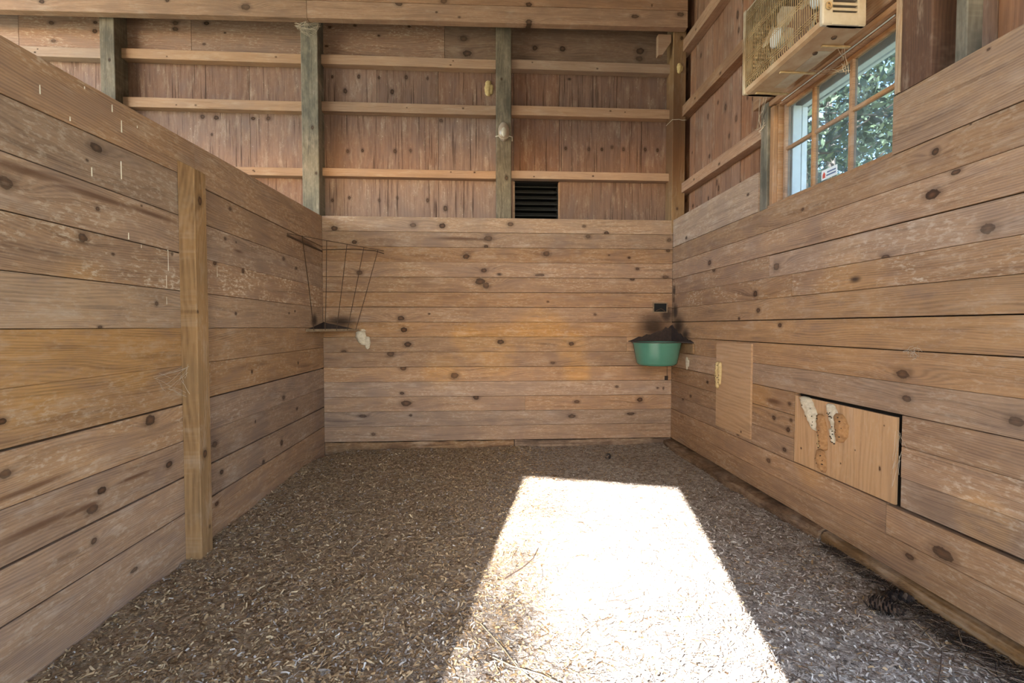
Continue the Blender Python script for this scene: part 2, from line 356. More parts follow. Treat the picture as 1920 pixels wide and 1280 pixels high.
K_SID=[(-1.557,3.792,0.0129,1.4),(-1.289,3.802,0.0185,1.4),(-1.084,3.797,0.013,1.4),(-0.804,3.809,0.0186,1.4),(-0.584,3.805,0.0131,1.4),(-1.428,3.65,0.0222,1.4),(-0.948,3.657,0.0223,1.4),(-1.409,3.037,0.0167,1.4),(-1.258,3.049,0.0149,1.4),(-0.925,3.047,0.0187,1.4),(-0.764,3.056,0.015,1.4),(-1.572,2.53,0.0149,1.4),(-1.398,2.559,0.0149,1.4),(-1.092,2.538,0.015,1.4),(-0.905,2.565,0.0131,1.4),(-0.591,2.545,0.0169,1.4),(-0.405,2.462,0.0245,1.4),(-0.447,3.374,0.0225,0.9),(-1.578,4.292,0.0147,1.4),(-1.323,4.316,0.0129,1.4),(-0.774,4.325,0.013,1.4),(-1.082,4.221,0.0111,1.4),(-1.613,4.098,0.0129,1.4),(-0.211,4.222,0.0336,1.4),(-0.174,4.071,0.0374,1.4),(-0.09,4.129,0.0225,1.4),(0.538,4.15,0.0302,1),(0.831,4.153,0.0341,1),(1.667,4.156,0.0382,1.4),(1.658,4.075,0.0306,1.4),(1.842,4.218,0.023,1.4),(0.871,3.116,0.0152,1.4),(1.118,3.113,0.0172,1.4),(1.261,3.113,0.0153,1.4),(1.37,3.14,0.0153,1.4),(1.495,3.12,0.0173,1.4),(1.733,3.121,0.0173,1.4),(1.869,3.116,0.0154,1.4),(0.897,3.842,0.0266,-0.7),(-4.29,4.233,0.0214,1.4),(-3.874,4.253,0.0161,1.4),(-3.881,4.169,0.0215,1.4),(-4.275,4.059,0.0196,1.4),(-4.545,4.312,0.0106,1.4),(-3.103,4.276,0.0235,1.4),(-3.106,4.216,0.0235,1.4),(-3.281,4.293,0.0144,1.4),(-2.8,4.284,0.0217,1.4),(-3.077,4.096,0.0145,1.4),(-2.621,4.196,0.0091,1.4),(-2.828,4.078,0.0127,1.4),(-2.856,3.354,0.0255,0.9),(-2.721,3.348,0.0292,0.8),(-2.356,3.348,0.0238,0.8),(-2.205,3.352,0.0275,0.8),(-2.768,3.176,0.011,1.4)]
K_BEAM=[(-4.139,4.264,0.0202,1.4),(-2.282,4.286,0.0344,1.4),(-3.004,4.32,0.0153,1.4),(-0.827,4.376,0.028,1.4),(-0.392,4.418,0.0282,1.4),(-0.462,4.307,0.0088,1.4),(-0.24,4.267,0.0106,1.4),(0.448,4.416,0.0249,1.4),(0.449,4.247,0.0267,1.4),(0.866,4.227,0.0233,1.4),(1.521,4.34,0.0216,2),(1.991,4.378,0.0254,1.6),(1.973,4.289,0.0218,2),(1.694,4.456,0.0145,0.5)]

# ---------------------------------------------------------------- materials
BLOBS = [(-0.15, YB, 1.07, 0.30, 1, 'B'), (0.12, YB, 0.98, 0.34, 1, 'B'), (0.51, YB, 1.19, 0.30, 1, 'B'), (0.73, YB, 1.20, 0.22, 1, 'B'), (0.93, YB, 1.04, 0.24, 1, 'B'), (0.98, YB, 0.76, 0.20, 1, 'B'),
         (-0.43, YB, 0.79, 0.28, .8, 'B'), (XR, 2.51, 1.28, .5, .8, 'R'), (XR, 1.74, .45, .14, 1, 'R'), (XR, 2.75, .42, .25, .8, 'R'), (XR, 3.14, 1.23, .4, .8, 'R'), (XR, 3.30, .75, .22, .9, 'R'),
         (XL, 2.05, 1.31, .26, 1, 'L'), (XL, 2.24, 1.30, .2, 1, 'L'), (XL, 1.89, 1.13, .4, .9, 'L'), (XL, 2.3, 1.13, .35, .9, 'L')]
M_PLANK = wood('plank_wood', (164, 128, 97), (108, 79, 58), (126, 104, 93), blobs=BLOBS)
M_SIDING = wood('siding_wood', (142, 108, 90), (104, 74, 60), (122, 98, 90), crack=0.9, chalk=0.1, speck=0.7, aging=0.6, period=0.05, ringmix=0.25)
M_FASCIA = wood('rough_board_wood', (160, 122, 98), (118, 84, 66), (138, 114, 102), chalk=0.3, period=0.02)
M_GIRT = wood('girt_wood', (172, 138, 112), (140, 106, 82), (150, 124, 108), aging=0.4, chalk=0.05, nspot=2)
M_POST = wood('weathered_post_wood', (128, 117, 100), (86, 77, 64), (82, 78, 68), aging=0.9, chalk=0.15, nspot=4, period=0.02)
M_TIMBER = wood('timber_wood', (160, 124, 86), (112, 82, 54), (120, 98, 74), aging=0.4, chalk=0.1, nspot=6, period=0.016)
M_BEAM = wood('beam_wood', (172, 130, 98), (122, 86, 64), (134, 104, 86), chalk=0.1)
M_BARN = wood('barn_board_wood', (150, 106, 80), (104, 70, 52), (118, 88, 74), chalk=0.05, crack=0.25, nspot=4, period=0.03)
M_DARKPOST = wood('dark_stained_wood', (92, 66, 52), (62, 44, 36), (70, 54, 46), chalk=0.05, nspot=1, aging=0.5)
M_FRAME = wood('window_frame_wood', (170, 126, 88), (128, 90, 62), (140, 110, 84), chalk=0.1, nspot=1)
M_PLY = wood('plywood', (190, 155, 120), (160, 124, 92), (168, 138, 112), aging=0.35, chalk=0.1, period=0.03, tan=(208, 150, 84), nspot=5)
M_ROT = wood('rotted_wood', (142, 112, 84), (84, 58, 40), (74, 54, 42), aging=0.9, chalk=0.3, nspot=1, crack=0.5, bump=0.7)
M_SILL = wood('damp_sill_wood', (132, 98, 58), (88, 62, 36), (84, 64, 44), nspot=0)
M_BACKING = plain('dark_felt', srgb(34, 26, 20), 0.95, vary=0.6)
M_VOID = plain('recess_shade_black', srgb(16, 15, 15), 0.9, vary=0.4)  # near-black colour stands in for shade inside the vent and outlet
M_LOUVER = plain('louver_paint', srgb(46, 46, 48), 0.8, vary=0.5)
M_GREEN = plain('green_plastic', srgb(72, 120, 102), 0.22, vary=0.4, c2=srgb(88, 136, 120), scale=6)
M_GREEN.node_tree.nodes['Principled BSDF'].inputs['Specular IOR Level'].default_value = 0.6
M_SOOT = plain('grimy_plastic', srgb(36, 26, 22), 0.85, vary=0.7, c2=srgb(64, 44, 34), scale=30)
M_RUST = plain('rusty_steel', srgb(92, 70, 54), 0.7, metal=0.3, vary=0.8, c2=srgb(60, 44, 34), scale=60)
M_BAR = plain('worn_flat_bar', srgb(140, 118, 92), 0.65, metal=0.2, vary=0.7, c2=srgb(96, 78, 60), scale=30)
M_MUD = plain('dried_mud', srgb(196, 172, 126), 0.95, vary=0.9, c2=srgb(168, 142, 92), scale=45, bump=1.0)
M_MUDO = plain('orange_mud', srgb(172, 130, 86), 0.95, vary=0.9, c2=srgb(134, 94, 60), scale=45, bump=1.0)
M_MUDW = plain('pale_mud', srgb(206, 194, 172), 0.95, vary=0.9, c2=srgb(170, 156, 134), scale=45, bump=1.0)
M_HOLE = plain('hole_dark', srgb(48, 34, 24), 0.95)
M_GRILLE = plain('rusty_beige_wire', srgb(192, 168, 128), 0.55, metal=0.2, vary=0.8, c2=srgb(132, 102, 64), scale=14)
M_FANBODY = plain('dirty_cream_enamel', srgb(178, 166, 146), 0.5, vary=1.0, c2=srgb(142, 116, 88), scale=7)
M_FANDIRT = plain('dusty_brown_enamel', srgb(156, 122, 90), 0.6, vary=0.9, c2=srgb(180, 158, 130), scale=9, bump=0.3)
M_FANCAP = plain('cream_plastic', srgb(186, 178, 166), 0.4, vary=0.9, c2=srgb(158, 142, 120), scale=8)
M_HUB = plain('pale_blue_hub', srgb(212, 218, 220), 0.35, vary=0.4)
M_WHITE = plain('white_paint', srgb(226, 230, 226), 0.5, vary=0.3, c2=srgb(200, 204, 200))
M_STRIP = plain('light_leak_white', srgb(232, 230, 226), 0.3, metal=0.4, vary=0.2)  # white for the painted streak of daylight above the window
M_WEB = plain('dusty_cobweb', srgb(196, 180, 160), 0.95, vary=0.5)
M_PAPER = plain('sticker_white', srgb(226, 228, 230), 0.6, vary=0.1)
M_RED = plain('sticker_red', srgb(196, 84, 70), 0.6)
M_INK = plain('sticker_ink', srgb(96, 108, 140), 0.6)
M_DROP = plain('bird_lime', srgb(226, 214, 192), 0.9, vary=0.5)
M_LEAF = None
def leafmat(name, a, b_, c_):
    m, t, b = newmat(name)
    r = t.n('ShaderNodeNewGeometry').outputs['Random Per Island']
    t.put(b.inputs['Base Color'], t.ramp(r, [(0, srgb(*a)), (0.55, srgb(*b_)), (1, srgb(*c_))]))
    b.inputs['Roughness'].default_value = 0.5
    tr = t.n('ShaderNodeBsdfTranslucent'); t.put(tr.inputs[0], t.ramp(r, [(0, srgb(*a)), (1, srgb(*c_))]))
    mx = t.n('ShaderNodeMixShader'); mx.inputs[0].default_value = 0.25
    t.put(mx.inputs[1], b.outputs[0]); t.put(mx.inputs[2], tr.outputs[0])
    t.put(m.node_tree.nodes['Material Output'].inputs[0], mx.outputs[0])
    return m
M_LEAF = leafmat('leaf_green', (44, 58, 42), (78, 94, 66), (134, 146, 108))
M_LEAFD = leafmat('leaf_dark', (36, 48, 44), (64, 80, 66), (112, 126, 100))
M_BARK = plain('bark', srgb(128, 114, 100), 0.9, vary=0.9, c2=srgb(84, 72, 62), scale=12, bump=0.8)
# dusty window glass, its tint added to dim the bright outdoors
M_GLASS, _t, _b = newmat('dusty_dimming_glass')
_tr = _t.n('ShaderNodeBsdfTransparent'); _tr.inputs[0].default_value = (0.56, 0.61, 0.66, 1)
_gl = _t.n('ShaderNodeBsdfGlossy'); _gl.inputs['Roughness'].default_value = 0.05
_df = _t.n('ShaderNodeBsdfDiffuse'); _df.inputs[0].default_value = srgb(190, 200, 205)
_P = _t.n('ShaderNodeTexCoord').outputs['Object']
_m1 = _t.n('ShaderNodeMixShader'); _m1.inputs[0].default_value = 0.04; _t.put(_m1.inputs[1], _tr.outputs[0]); _t.put(_m1.inputs[2], _gl.outputs[0])
_m2 = _t.n('ShaderNodeMixShader'); _t.put(_m2.inputs[0], _t.step(_t.noise(_P, 9, 4, 0.6), 0.4, 0.75, 0.05, 0.17))
_t.put(_m2.inputs[1], _m1.outputs[0]); _t.put(_m2.inputs[2], _df.outputs[0])
_t.put(M_GLASS.node_tree.nodes['Material Output'].inputs[0], _m2.outputs[0])

# ---------------------------------------------------------------- the barn: ground, roof, front
def slab(name, a, b_, mat, kind='structure', parent=None, c=0.0):
    o = MB().box(a, b_, c).build(name, mat, parent)
    if kind and parent is None: o['kind'] = kind
    return o
M_GROUND = plain('yard_ground', srgb(140, 138, 112), 0.95, vary=1.0, c2=srgb(108, 112, 84), scale=0.8)
slab('ground', (-60, -60, -0.30), (60, 60, -0.16), M_GROUND)
M_ROOF = plain('tin_roof_underside', srgb(168, 168, 166), 0.6, vary=0.8, c2=srgb(140, 136, 130), scale=1.5)
slab('ceiling', (-6.6, -5.6, 5.18), (2.5, 5.35, 5.28), M_ROOF)  # unseen roof; its front overhang is shaped to block sun over the header
fr = empty('wall_front', (0, -0.6, 0)); fr['kind'] = 'structure'
for (x0, x1) in ((-6.5, -1.66), (-1.66, -0.656), (0.575, 2.0)):
    for k in range(14):
        board('plank', fr, M_BARN, (x1, -0.6, -0.15+k*0.2), '-x', '+z', x1-x0, 0.1995, 0.04)
for k in range(11): board('sky_blocking_board', fr, M_BARN, (2.2, -0.6, 3.0+k*0.2), '-x', '+z', 8.7, 0.199, 0.04)  # unseen boards added to hold back sky light, gap left below them
# door header, sloped to cast the tilted sun-patch edge; boards above it
board('header', fr, M_PLANK, (0.62, -0.605, 2.187), '-x', '+z', 1.30, 0.40, 0.05, dz=(0, 0.195, 0, 0.0))
board('plank', fr, M_PLANK, (0.60, -0.6, 2.45), '-x', '+z', 1.27, 0.20, 0.04)

# ---------------------------------------------------------------- back wall
wb = slab('wall_back', (-1.70, YB+0.045, -0.20), (2.06, YB+0.06, 2.30), M_BACKING)
z = 0.045
for i in range(15):
    h = 0.1527; gap = (0.0016, 0.0012, 0.003, 0.0016, 0.0035, 0.0016, 0.002, 0.002, 0.003, 0.004, 0.003, 0.0014, 0.002, 0.0035, 0.005)[i]
    tint = (0.05+0.2*(6 <= i <= 7), 0.12+0.12*(i in (10, 11)), (0.16, 0.10, 0.03)[i] if i < 3 else 0.0)
    sp = pick(K_BACK, -1.624, 1.975, z, z+h)
    cut = {4: (-1.624, 1.975)}.get(i, (-1.624, 1.975))
    if i == 6:      # this course is pieced near the feeder
        for (a, b_) in ((-1.624, 1.49), (1.492, 1.975)):
            board('plank', wb, M_PLANK, (a, YB, z), '+x', '+z', b_-a, h-gap, 0.04, pick(K_BACK, a, b_, z, z+h), tint, dz=(0, 0, 0, 0))
    elif i == 2:
        for (a, b_) in ((-1.624, 0.42), (0.4215, 1.975)):
            board('plank', wb, M_PLANK, (a, YB, z), '+x', '+z', b_-a, h-gap, 0.04, pick(K_BACK, a, b_, z, z+h), tint)
    else:
        board('plank', wb, M_PLANK, (-1.624, YB+random.uniform(0, .003), z), '+x', '+z', 3.598, h-gap, 0.04, sp, tint, dz=tuple(random.uniform(-.0008, .0008) for _ in range(4)))
    z += h
bb = empty('baseboard_back', (0, YB, -0.15)); bb['kind'] = 'structure'
board('sill_board', bb, M_ROT, (-1.624, YB+0.012, -0.16), '+x', '+z', 1.93, 0.195, 0.03, seg=24, wob=0.006)
board('sill_board', bb, M_ROT, (0.315, YB+0.004, -0.16), '+x', '+z', 1.66, 0.20, 0.03, seg=20, wob=0.008)

# upper back wall: siding sheets, the row of boards above them, girts between the posts
ub = slab('wall_back_upper', (-6.5, 5.11, 2.2), (0.318, 5.125, 5.2), M_BACKING)
slab('backing_sheet', (0.80, 5.11, 2.2), (2.20, 5.125, 5.2), M_BACKING, parent=ub)
slab('backing_sheet', (0.318, 5.11, 2.76), (0.80, 5.125, 5.2), M_BACKING, parent=ub)
def sheet(x0, x1, z0, z1, tint=(0, 0, 0)):      # vertical grain
    sp = [(zz-z0, x1-xx, r, k) for (xx, zz, r, k) in K_SID if x0 <= xx < x1 and z0 <= zz < z1]
    sp.sort(key=lambda q: -q[2])
    board('siding_panel', ub, M_SIDING, (x1-0.0015, 5.075, z0), '+z', '-x', z1-z0, x1-x0-0.003, 0.03, sp, tint, c=0.0015)
xs = [-6.4, -4.85, -3.62, -2.39, -1.74, -0.475, 0.315, 0.80, 2.12]
for a, b_ in zip(xs, xs[1:]):
    # sheets are split at the girts, so that each field between two girts is its own
    rows = [(2.20, 2.80), (2.80, 3.45), (3.45, 3.93)]
    for (z0, z1) in rows:
        if abs(a-0.315) < 1e-6 and z0 == 2.20: continue        # the vent hole
        mid = a+(b_-a)*0.5
        nk = sum(1 for (xx, zz, r, k) in K_SID if a <= xx < b_ and z0 <= zz < z1)
        if nk > 6 or (b_-a) > 1.1 and nk > 5:
            sheet(a, mid, z0, z1); sheet(mid, b_, z0, z1)
        else: sheet(a, b_, z0, z1)
for (a, b_, tn) in ((-6.4, -4.6, (0, 0, 0)), (-4.6, -2.95, (0, 0.3, 0)), (-2.95, -1.70, (0, 0.2, 0)), (-1.70, -0.406, (0, 0.5, 0)), (-0.406, 2.12, (0.25, 0.0, 0.42))):
    board('siding_board', ub, M_FASCIA, (a, 5.074, 3.932), '+x', '+z', b_-a-0.004, 0.62, 0.03, pick(K_SID, a, b_, 3.93, 4.55), tn)
    board('siding_board', ub, M_FASCIA, (a, 5.074, 4.556), '+x', '+z', b_-a-0.004, 0.62, 0.03, (), tn)
for (z0, z1) in ((2.757, 2.838), (3.408, 3.505), (3.879, 3.974)):
    for (a, b_) in ((-6.3, -3.712), (-3.568, -1.812), (-1.642, 0.123), (0.284, 1.958)):
        k = 2+random.random()
        board('girt', ub, M_GIRT, (a, 4.985+random.uniform(-.004, .004), z0+0.004*(a+1)), '+x', '+z', b_-a, z1-z0, 0.086,
              [(random.uniform(.2, b_-a-.2), random.uniform(.02, .07), .008, 1.3), (random.uniform(.2, b_-a-.2), random.uniform(.02, .07), .006, 1.3)], c=0.003)
# top edge cap seen under the siding: a narrow ledge behind the lower boards
board('ledge', ub, M_BACKING, (-1.62, 4.945, 2.22), '+x', '+z', 3.6, 0.04, 0.13)
board('plank', ub, M_PLANK, (-6.3, YB, 2.14), '+x', '+z', 6.3-1.69, 0.18, 0.04)
for k in range(12): board('plank', ub, M_PLANK, (-6.3, YB, 2.14-(k+1)*0.19), '+x', '+z', 6.3-1.69, 0.186, 0.04)

# vent hole with louvres
vn = empty('vent_louver', (0.558, 5.12, 2.20)); tag(vn, 'dark rectangular vent hole with louvre slats in the upper back wall', 'vent')
v_ = MB(); v_.box((0.318, 5.44, 2.2), (0.80, 5.45, 2.78)); v_.box((0.300, 5.13, 2.2), (0.318, 5.45, 2.78)); v_.box((0.80, 5.13, 2.2), (0.818, 5.45, 2.78))
v_.box((0.300, 5.13, 2.76), (0.818, 5.45, 2.78)); v_.box((0.30, 5.13, 2.19), (0.818, 5.45, 2.2)); v_.build('box', M_VOID, vn)
for k in range(8):
    zz = 2.30+k*0.062
    MB().add([(0.319, 5.20, zz), (0.799, 5.20, zz), (0.799, 5.30, zz+.055), (0.319, 5.30, zz+.055), (0.319, 5.20, zz+.006), (0.799, 5.20, zz+.006), (0.799, 5.30, zz+.061), (0.319, 5.30, zz+.061)],
             [(0, 3, 2, 1), (4, 5, 6, 7), (0, 1, 5, 4), (1, 2, 6, 5), (2, 3, 7, 6), (3, 0, 4, 7)]).build('slat', M_LOUVER, vn)
fv = MB(); fv.box((0.306, 5.066, 2.2), (0.325, 5.11, 2.755)); fv.build('jamb', M_GIRT, vn); fv = MB(); fv.box((0.792, 5.066, 2.2), (0.806, 5.11, 2.755)); fv.build('jamb', M_GIRT, vn)

# ---------------------------------------------------------------- left partition
YOL, YOR = 1.02, 1.22      # where the partitions end at the side openings added for light near the front
wl = slab('wall_left', (XL-0.058, YOL, -0.20), (XL-0.045, YB, 2.16), M_BACKING)
JL = [-0.12, 0.21, 0.41, 0.603, 0.805, 1.010, 1.213, 1.412, 1.614, 1.815, 2.022]
GL = [0.006, 0.010, 0.0012, 0.008, 0.0012, 0.003, 0.0025, 0.003, 0.0035, 0.004]
TL = [(0, .15, 0), (0.05, .15, .0), (0, .1, .06), (0, .2, .04), (.35, .25, 0), (.75, 0, 0), (.7, .1, .03), (.05, 1.0, 0), (.0, .35, .02), (.05, .3, 0)]
SEAM = 2.70
for i in range(10):
    z0, z1 = JL[i], JL[i+1]
    for (a, b_) in ((YOL, SEAM-0.008), (SEAM, YB-0.004)):
        tn = TL[i]
        if i in (5, 6) and a > 2: tn = (.45, .1, 0)
        if i == 3 and a < 2: tn = (.25, .3, 0)
        # a board carries six marks: the near stretch is pieced where there are more
        board('plank', wl, M_PLANK, (XL+random.uniform(-.002, .002), a, z0), '+y', '+z', b_-a, z1-z0-GL[i], 0.04, pick(K_LEFT, a, b_, z0, z1), tn,
              dz=(0, 0, -.040, .020) if i == 9 and a < 2 else tuple(random.uniform(-.0015, .0015) for _ in range(4)))
for (a, b_, h0, h1) in ((YOL, 2.798, 2.172, 2.245), (2.80, YB-0.004, 2.246, 2.327)):
    board('plank', wl, M_PLANK, (XL, a, 2.024), '+y', '+z', b_-a, 0.1, 0.04, [], (.05, .25, 0), dz=(-.041 if a < 2 else 0, 0.020 if a < 2 else 0, h0-2.124, h1-2.124))
for (y, zz, hp) in ((1.864, 2.071, 15), (2.249, 1.88, 30), (2.257, 2.09, 20), (1.989, 2.027, 7), (2.205, 2.158, 12), (2.087, 1.842, 15), (2.062, 2.187, 4), (2.355, 2.15, 4),
                    (2.552, 1.506, 36), (2.535, 1.416, 22), (2.533, 1.333, 13), (2.361, 1.592, 6), (2.283, 1.619, 11), (3.0, 1.523, 18)):
    h = hp*y*1.05/890; wd = random.uniform(.0012, .0022)
    MB().prism([(y-wd, zz), (y+wd, zz), (y+wd*.5, zz+h), (y-wd*.5, zz+h)], (XL-0.001, XL+0.0025), 0).build('bird_dropping', M_DROP, wl)
# the upright nailed to it
pm = board('timber_post', None, M_TIMBER, (XL+0.085, 2.752, -0.20), '+z', '-y', 2.28, 0.110, 0.083, [(.72, .06, .02, 1.3), (1.5, .10, .008, 1.2), (.3, .03, .009, 1.2), (1.9, .13, .006, 1), (2.1, .06, .02, 1.4)], (.12, .1, 0), c=0.004, dz=(0, 0, 0, 0))
tag(pm, 'brown timber post nailed upright against the left plank wall', 'post')
for vtx in pm.data.vertices:      # sloping saw cut at the top
    if vtx.co.x > 2.2: vtx.co.x += (vtx.co.y-0.04)*0.5
MB().box((XL+0.0855, 2.648, -0.07), (XL+0.0865, 2.746, 0.02)).build('pale_end_mark', plain('chalky_post_foot', srgb(176, 172, 150), .9, vary=1, c2=srgb(150, 128, 96), scale=25), pm)
MB().box((XL+0.0855, 2.68, 1.88), (XL+0.0862, 2.748, 2.05)).build('pale_paint_mark', plain('pale_paint_smear', srgb(196, 190, 172), .9, vary=1, c2=srgb(164, 134, 100), scale=16), pm)

# ---------------------------------------------------------------- right wall
wr = slab('wall_right', (XR+0.045, YOR, -0.20), (XR+0.058, 5.0, 2.03), M_BACKING)
slab('backing_sheet', (XR+0.045, 3.345, 2.03), (XR+0.058, 5.0, 2.30), M_BACKING, parent=wr)
slab('backing_sheet', (XR+0.045, YOR, 2.03), (XR+0.058, 2.215, 2.30), M_BACKING, parent=wr)
JR = [0.045, 0.200, 0.357, 0.505, 0.655, 0.803, 0.955, 1.110, 1.268, 1.415, 1.560, 1.716, 1.884, 2.049]
GR = [.0014, .006, .0014, .002, .003, .0016, .0045, .0045, .0014, .0022, .006, .0014, .004]
TR = [(.15, .2, 0), (.2, .2, 0), (.25, .25, 0), (.3, .2, 0), (.3, .25, 0), (.45, .1, 0), (.5, .1, 0), (.7, 0, 0), (.6, .05, 0), (.2, .7, .04), (.1, .25, 0), (.05, .15, 0), (.05, .1, 0)]
def rplank(a, b_, z0, z1, g, tn, dz=None):      # a: near end, b_: far end
    return board('plank', wr, M_PLANK, (XR+random.uniform(-.0015, .0015), b_, z0), '-y', '+z', b_-a, z1-z0-g, 0.04, pick(K_RIGHT, max(a, 0), b_, z0, z1, True) if a >= 0 else [(u, v, r, k) for (u, v, r, k) in pick(K_RIGHT, a, b_, z0, z1, True)], tn,
                 dz=dz or tuple(random.uniform(-.001, .001) for _ in range(4)))
for i in range(13):
    z0, z1, g, tn = JR[i], JR[i+1], GR[i], TR[i]
    if 2 <= i <= 4:
        rplank(2.905, YB-0.003, z0, z1, g, tn); rplank(YOR, 2.122, z0, z1, g, (tn[0]*.7, .5, 0), dz=(0.006, .008, 0, 0) if i == 2 else None)
    elif i in (1, 5, 6, 9, 10):
        rplank(YOR, 1.95+i*0.0, z0, z1, g, tn, dz=(0, 0, 0, -.004) if i == 10 else None) if False else None
        s = {1: 2.20, 5: 3.40, 6: 3.95, 9: 2.95, 10: 3.2}[i]
        rplank(s+0.0015, YB-0.003, z0, z1, g*0.5, tn); rplank(YOR, s, z0, z1, .011 if i == 1 else g, tn)
    else: rplank(YOR, YB-0.003, z0, z1, g, tn)
rplank(3.35, YB-0.003, 2.049, 2.331, 0, (.05, .1, 0)); rplank(YOR, 2.216, 2.049, 2.328, 0, (.05, .08, 0))
br = empty('baseboard_right', (XR, 3, -0.1)); br['kind'] = 'structure'
# rotted sill timber along the foot of the right wall
def sillbeam(name, y0, y1, x0, z1, mat, wob):
    m_ = MB(); n = 60; vv = []; F = []
    xb = x0
    for i in range(n+1):
        y = y0+(y1-y0)*i/n; x0 = xb if y0 < 2 else XR-.045+(xb-XR+.045)*min(1, (y-y0)/.9); q = mnoise.noise(Vector((y*3, 1.3, 0)))*wob; q2 = mnoise.noise(Vector((y*7, 5.3, 0)))*wob
        prof = [(XR+.03, -.16), (x0+.004+q*.5, -.16), (x0+q*.5, z1*.25+q2), (x0+.018+q*.5, z1*.8+q), (x0+.05, z1+q), (XR+.03, z1+q2*.7)]
        vv += [(a, y, b_) for a, b_ in prof]
        if i:
            k = (i-1)*6
            for j in range(6): F.append((k+j, k+(j+1) % 6, k+6+(j+1) % 6, k+6+j))
    m_.add(vv, F+[tuple(range(6)), tuple(n*6+j for j in range(6))]); return m_
sillbeam('s', 2.62, 4.86, XR-0.095, 0.038, None, .028).build('rotted_sill', M_ROT, br)
sillbeam('s', YOR, 2.60, XR-0.034, 0.040, None, .008).build('sill_board', M_SILL, br)

# upper right wall: vertical barn boards behind girts
ur = slab('wall_right_upper', (2.185, 3.42, 2.0), (2.20, 5.2, 5.2), M_BACKING)
slab('backing_sheet', (2.185, -0.6, 2.42), (2.20, 2.20, 5.2), M_BACKING, parent=ur)
slab('backing_sheet', (2.185, YOR, -0.2), (2.20, 2.20, 2.42), M_BACKING, parent=ur)
slab('backing_sheet', (2.185, 2.20, 2.80), (2.20, 3.42, 5.2), M_BACKING, parent=ur)
slab('backing_sheet', (2.185, 2.20, -0.2), (2.20, 3.42, 2.03), M_BACKING, parent=ur)
y = 5.07; k = 0
while y > -0.6:
    wd = (0.155, 0.125, 0.17, 0.19, 0.21, 0.16, 0.145)[k % 7]; k += 1
    z0 = 2.0
    if y > 2.22 and y-wd < 3.36:
        z0 = 2.79
    if y-wd < YOR: z0 = 2.42
    sp = [(random.uniform(.3, 2.2), wd*random.uniform(.2, .8), random.uniform(.010, .022), random.choice((1.2, 1.6, 2))) for _ in range(3)]
    board('siding_board', ur, M_BARN, (2.15+random.uniform(-.003, .003), y, z0), '+z', '+y' if False else (0, -1, 0), 5.15-z0, wd-0.003, 0.03, sp, (0, 0, random.uniform(0, .12)), c=0.003) if False else \
        board('siding_board', ur, M_BARN, (2.15+random.uniform(-.003, .003), y-wd, z0), '+z', '+y', 5.15-z0, wd-0.003, 0.03, sp, (0, 0, random.uniform(0, .12)), c=0.003)
    y -= wd
for (z0, h) in ((2.615, .10), (3.40, .11), (4.06, .12)):
    for (a, b_) in ((3.40, 5.0), (-0.5, 2.02)):
        if z0 < 3 and a < 0: continue
        board('girt', ur, M_BEAM, (2.06, b_, z0), '-y', '+z', b_-a, h, 0.088, [(.4, .05, .01, 1.4), (.9, .03, .012, 1.6)], (0, .1, .12))
board('girt', ur, M_BEAM, (2.06, 3.40, 3.40), '-y', '+z', 1.20, .11, 0.088)
board('girt', ur, M_BEAM, (2.06, 3.40, 4.06), '-y', '+z', 1.20, .12, 0.088)

jb = empty('added_opening_1', (XR, 0.3, -0.1)); jb['kind'] = 'structure'  # unseen opening added to let sky light onto the left wall and floor
for yy in (YOR-0.075, -0.56): MB().box((XR-.01, yy, -.16), (XR+.21, yy+.07, 2.42), .004).build('jamb', M_TIMBER, jb)
MB().box((XR-.01, -.56, 2.33), (XR+.21, YOR-.005, 2.42), .004).build('lintel', M_TIMBER, jb)
lj = empty('added_opening_2', (XL, 0.3, -0.1)); lj['kind'] = 'structure'  # unseen opening added to let light onto the right wall
for yy in (YOL-0.075, -0.56): MB().box((XL-.08, yy, -.16), (XL+.01, yy+.07, 2.17), .004).build('jamb', M_TIMBER, lj)

# ---------------------------------------------------------------- posts, beam
def post(x0, x1, y0, y1, z0, z1, mat, label, spots=(), tint=(0, 0, 0)):
    o = board('wall_post', None, mat, (x1, y0, z0), '+z', '-x', z1-z0, x1-x0, y1-y0, spots, tint, c=0.005)
    return tag(o, label, 'post', 'posts of the upper back wall')
post(-3.708, -3.57, 4.9, 5.07, 2.2, 5.17, M_POST, 'leftmost brown wall post rising behind the left partition', [(1.6, .05, .012, 1.4)], (.1, 0, .1))
post(-1.81, -1.645, 4.9, 5.07, 2.2, 5.17, M_POST, 'grey-green weathered wall post above the back left corner, cobweb at its top', [(1.0, .06, .016, 1.5), (.55, .03, .012, 1.3)])
post(0.126, 0.281, 4.935, 5.07, 2.2, 5.17, M_POST, 'mossy grey wall post in the middle of the back wall beside the vent', [(.55, .05, .02, 1.4), (1.55, .1, .01, 1.4), (1.0, .12, .008, 1.2)], (0, 0, .22))
pc = post(1.958, 2.095, 4.895, 5.07, 2.2, 5.17, M_TIMBER, 'brown corner post where the upper back and right walls meet', [(1.0, .09, .14, -6), (2.0, .05, .016, 1.3), (.25, .08, .012, 1.3)], (0, 0, .12))
bm_ = empty('roof_beam', (-1.2, 4.84, 4.2)); tag(bm_, 'long horizontal roof beam of stacked boards crossing the top of the back wall', 'beam')
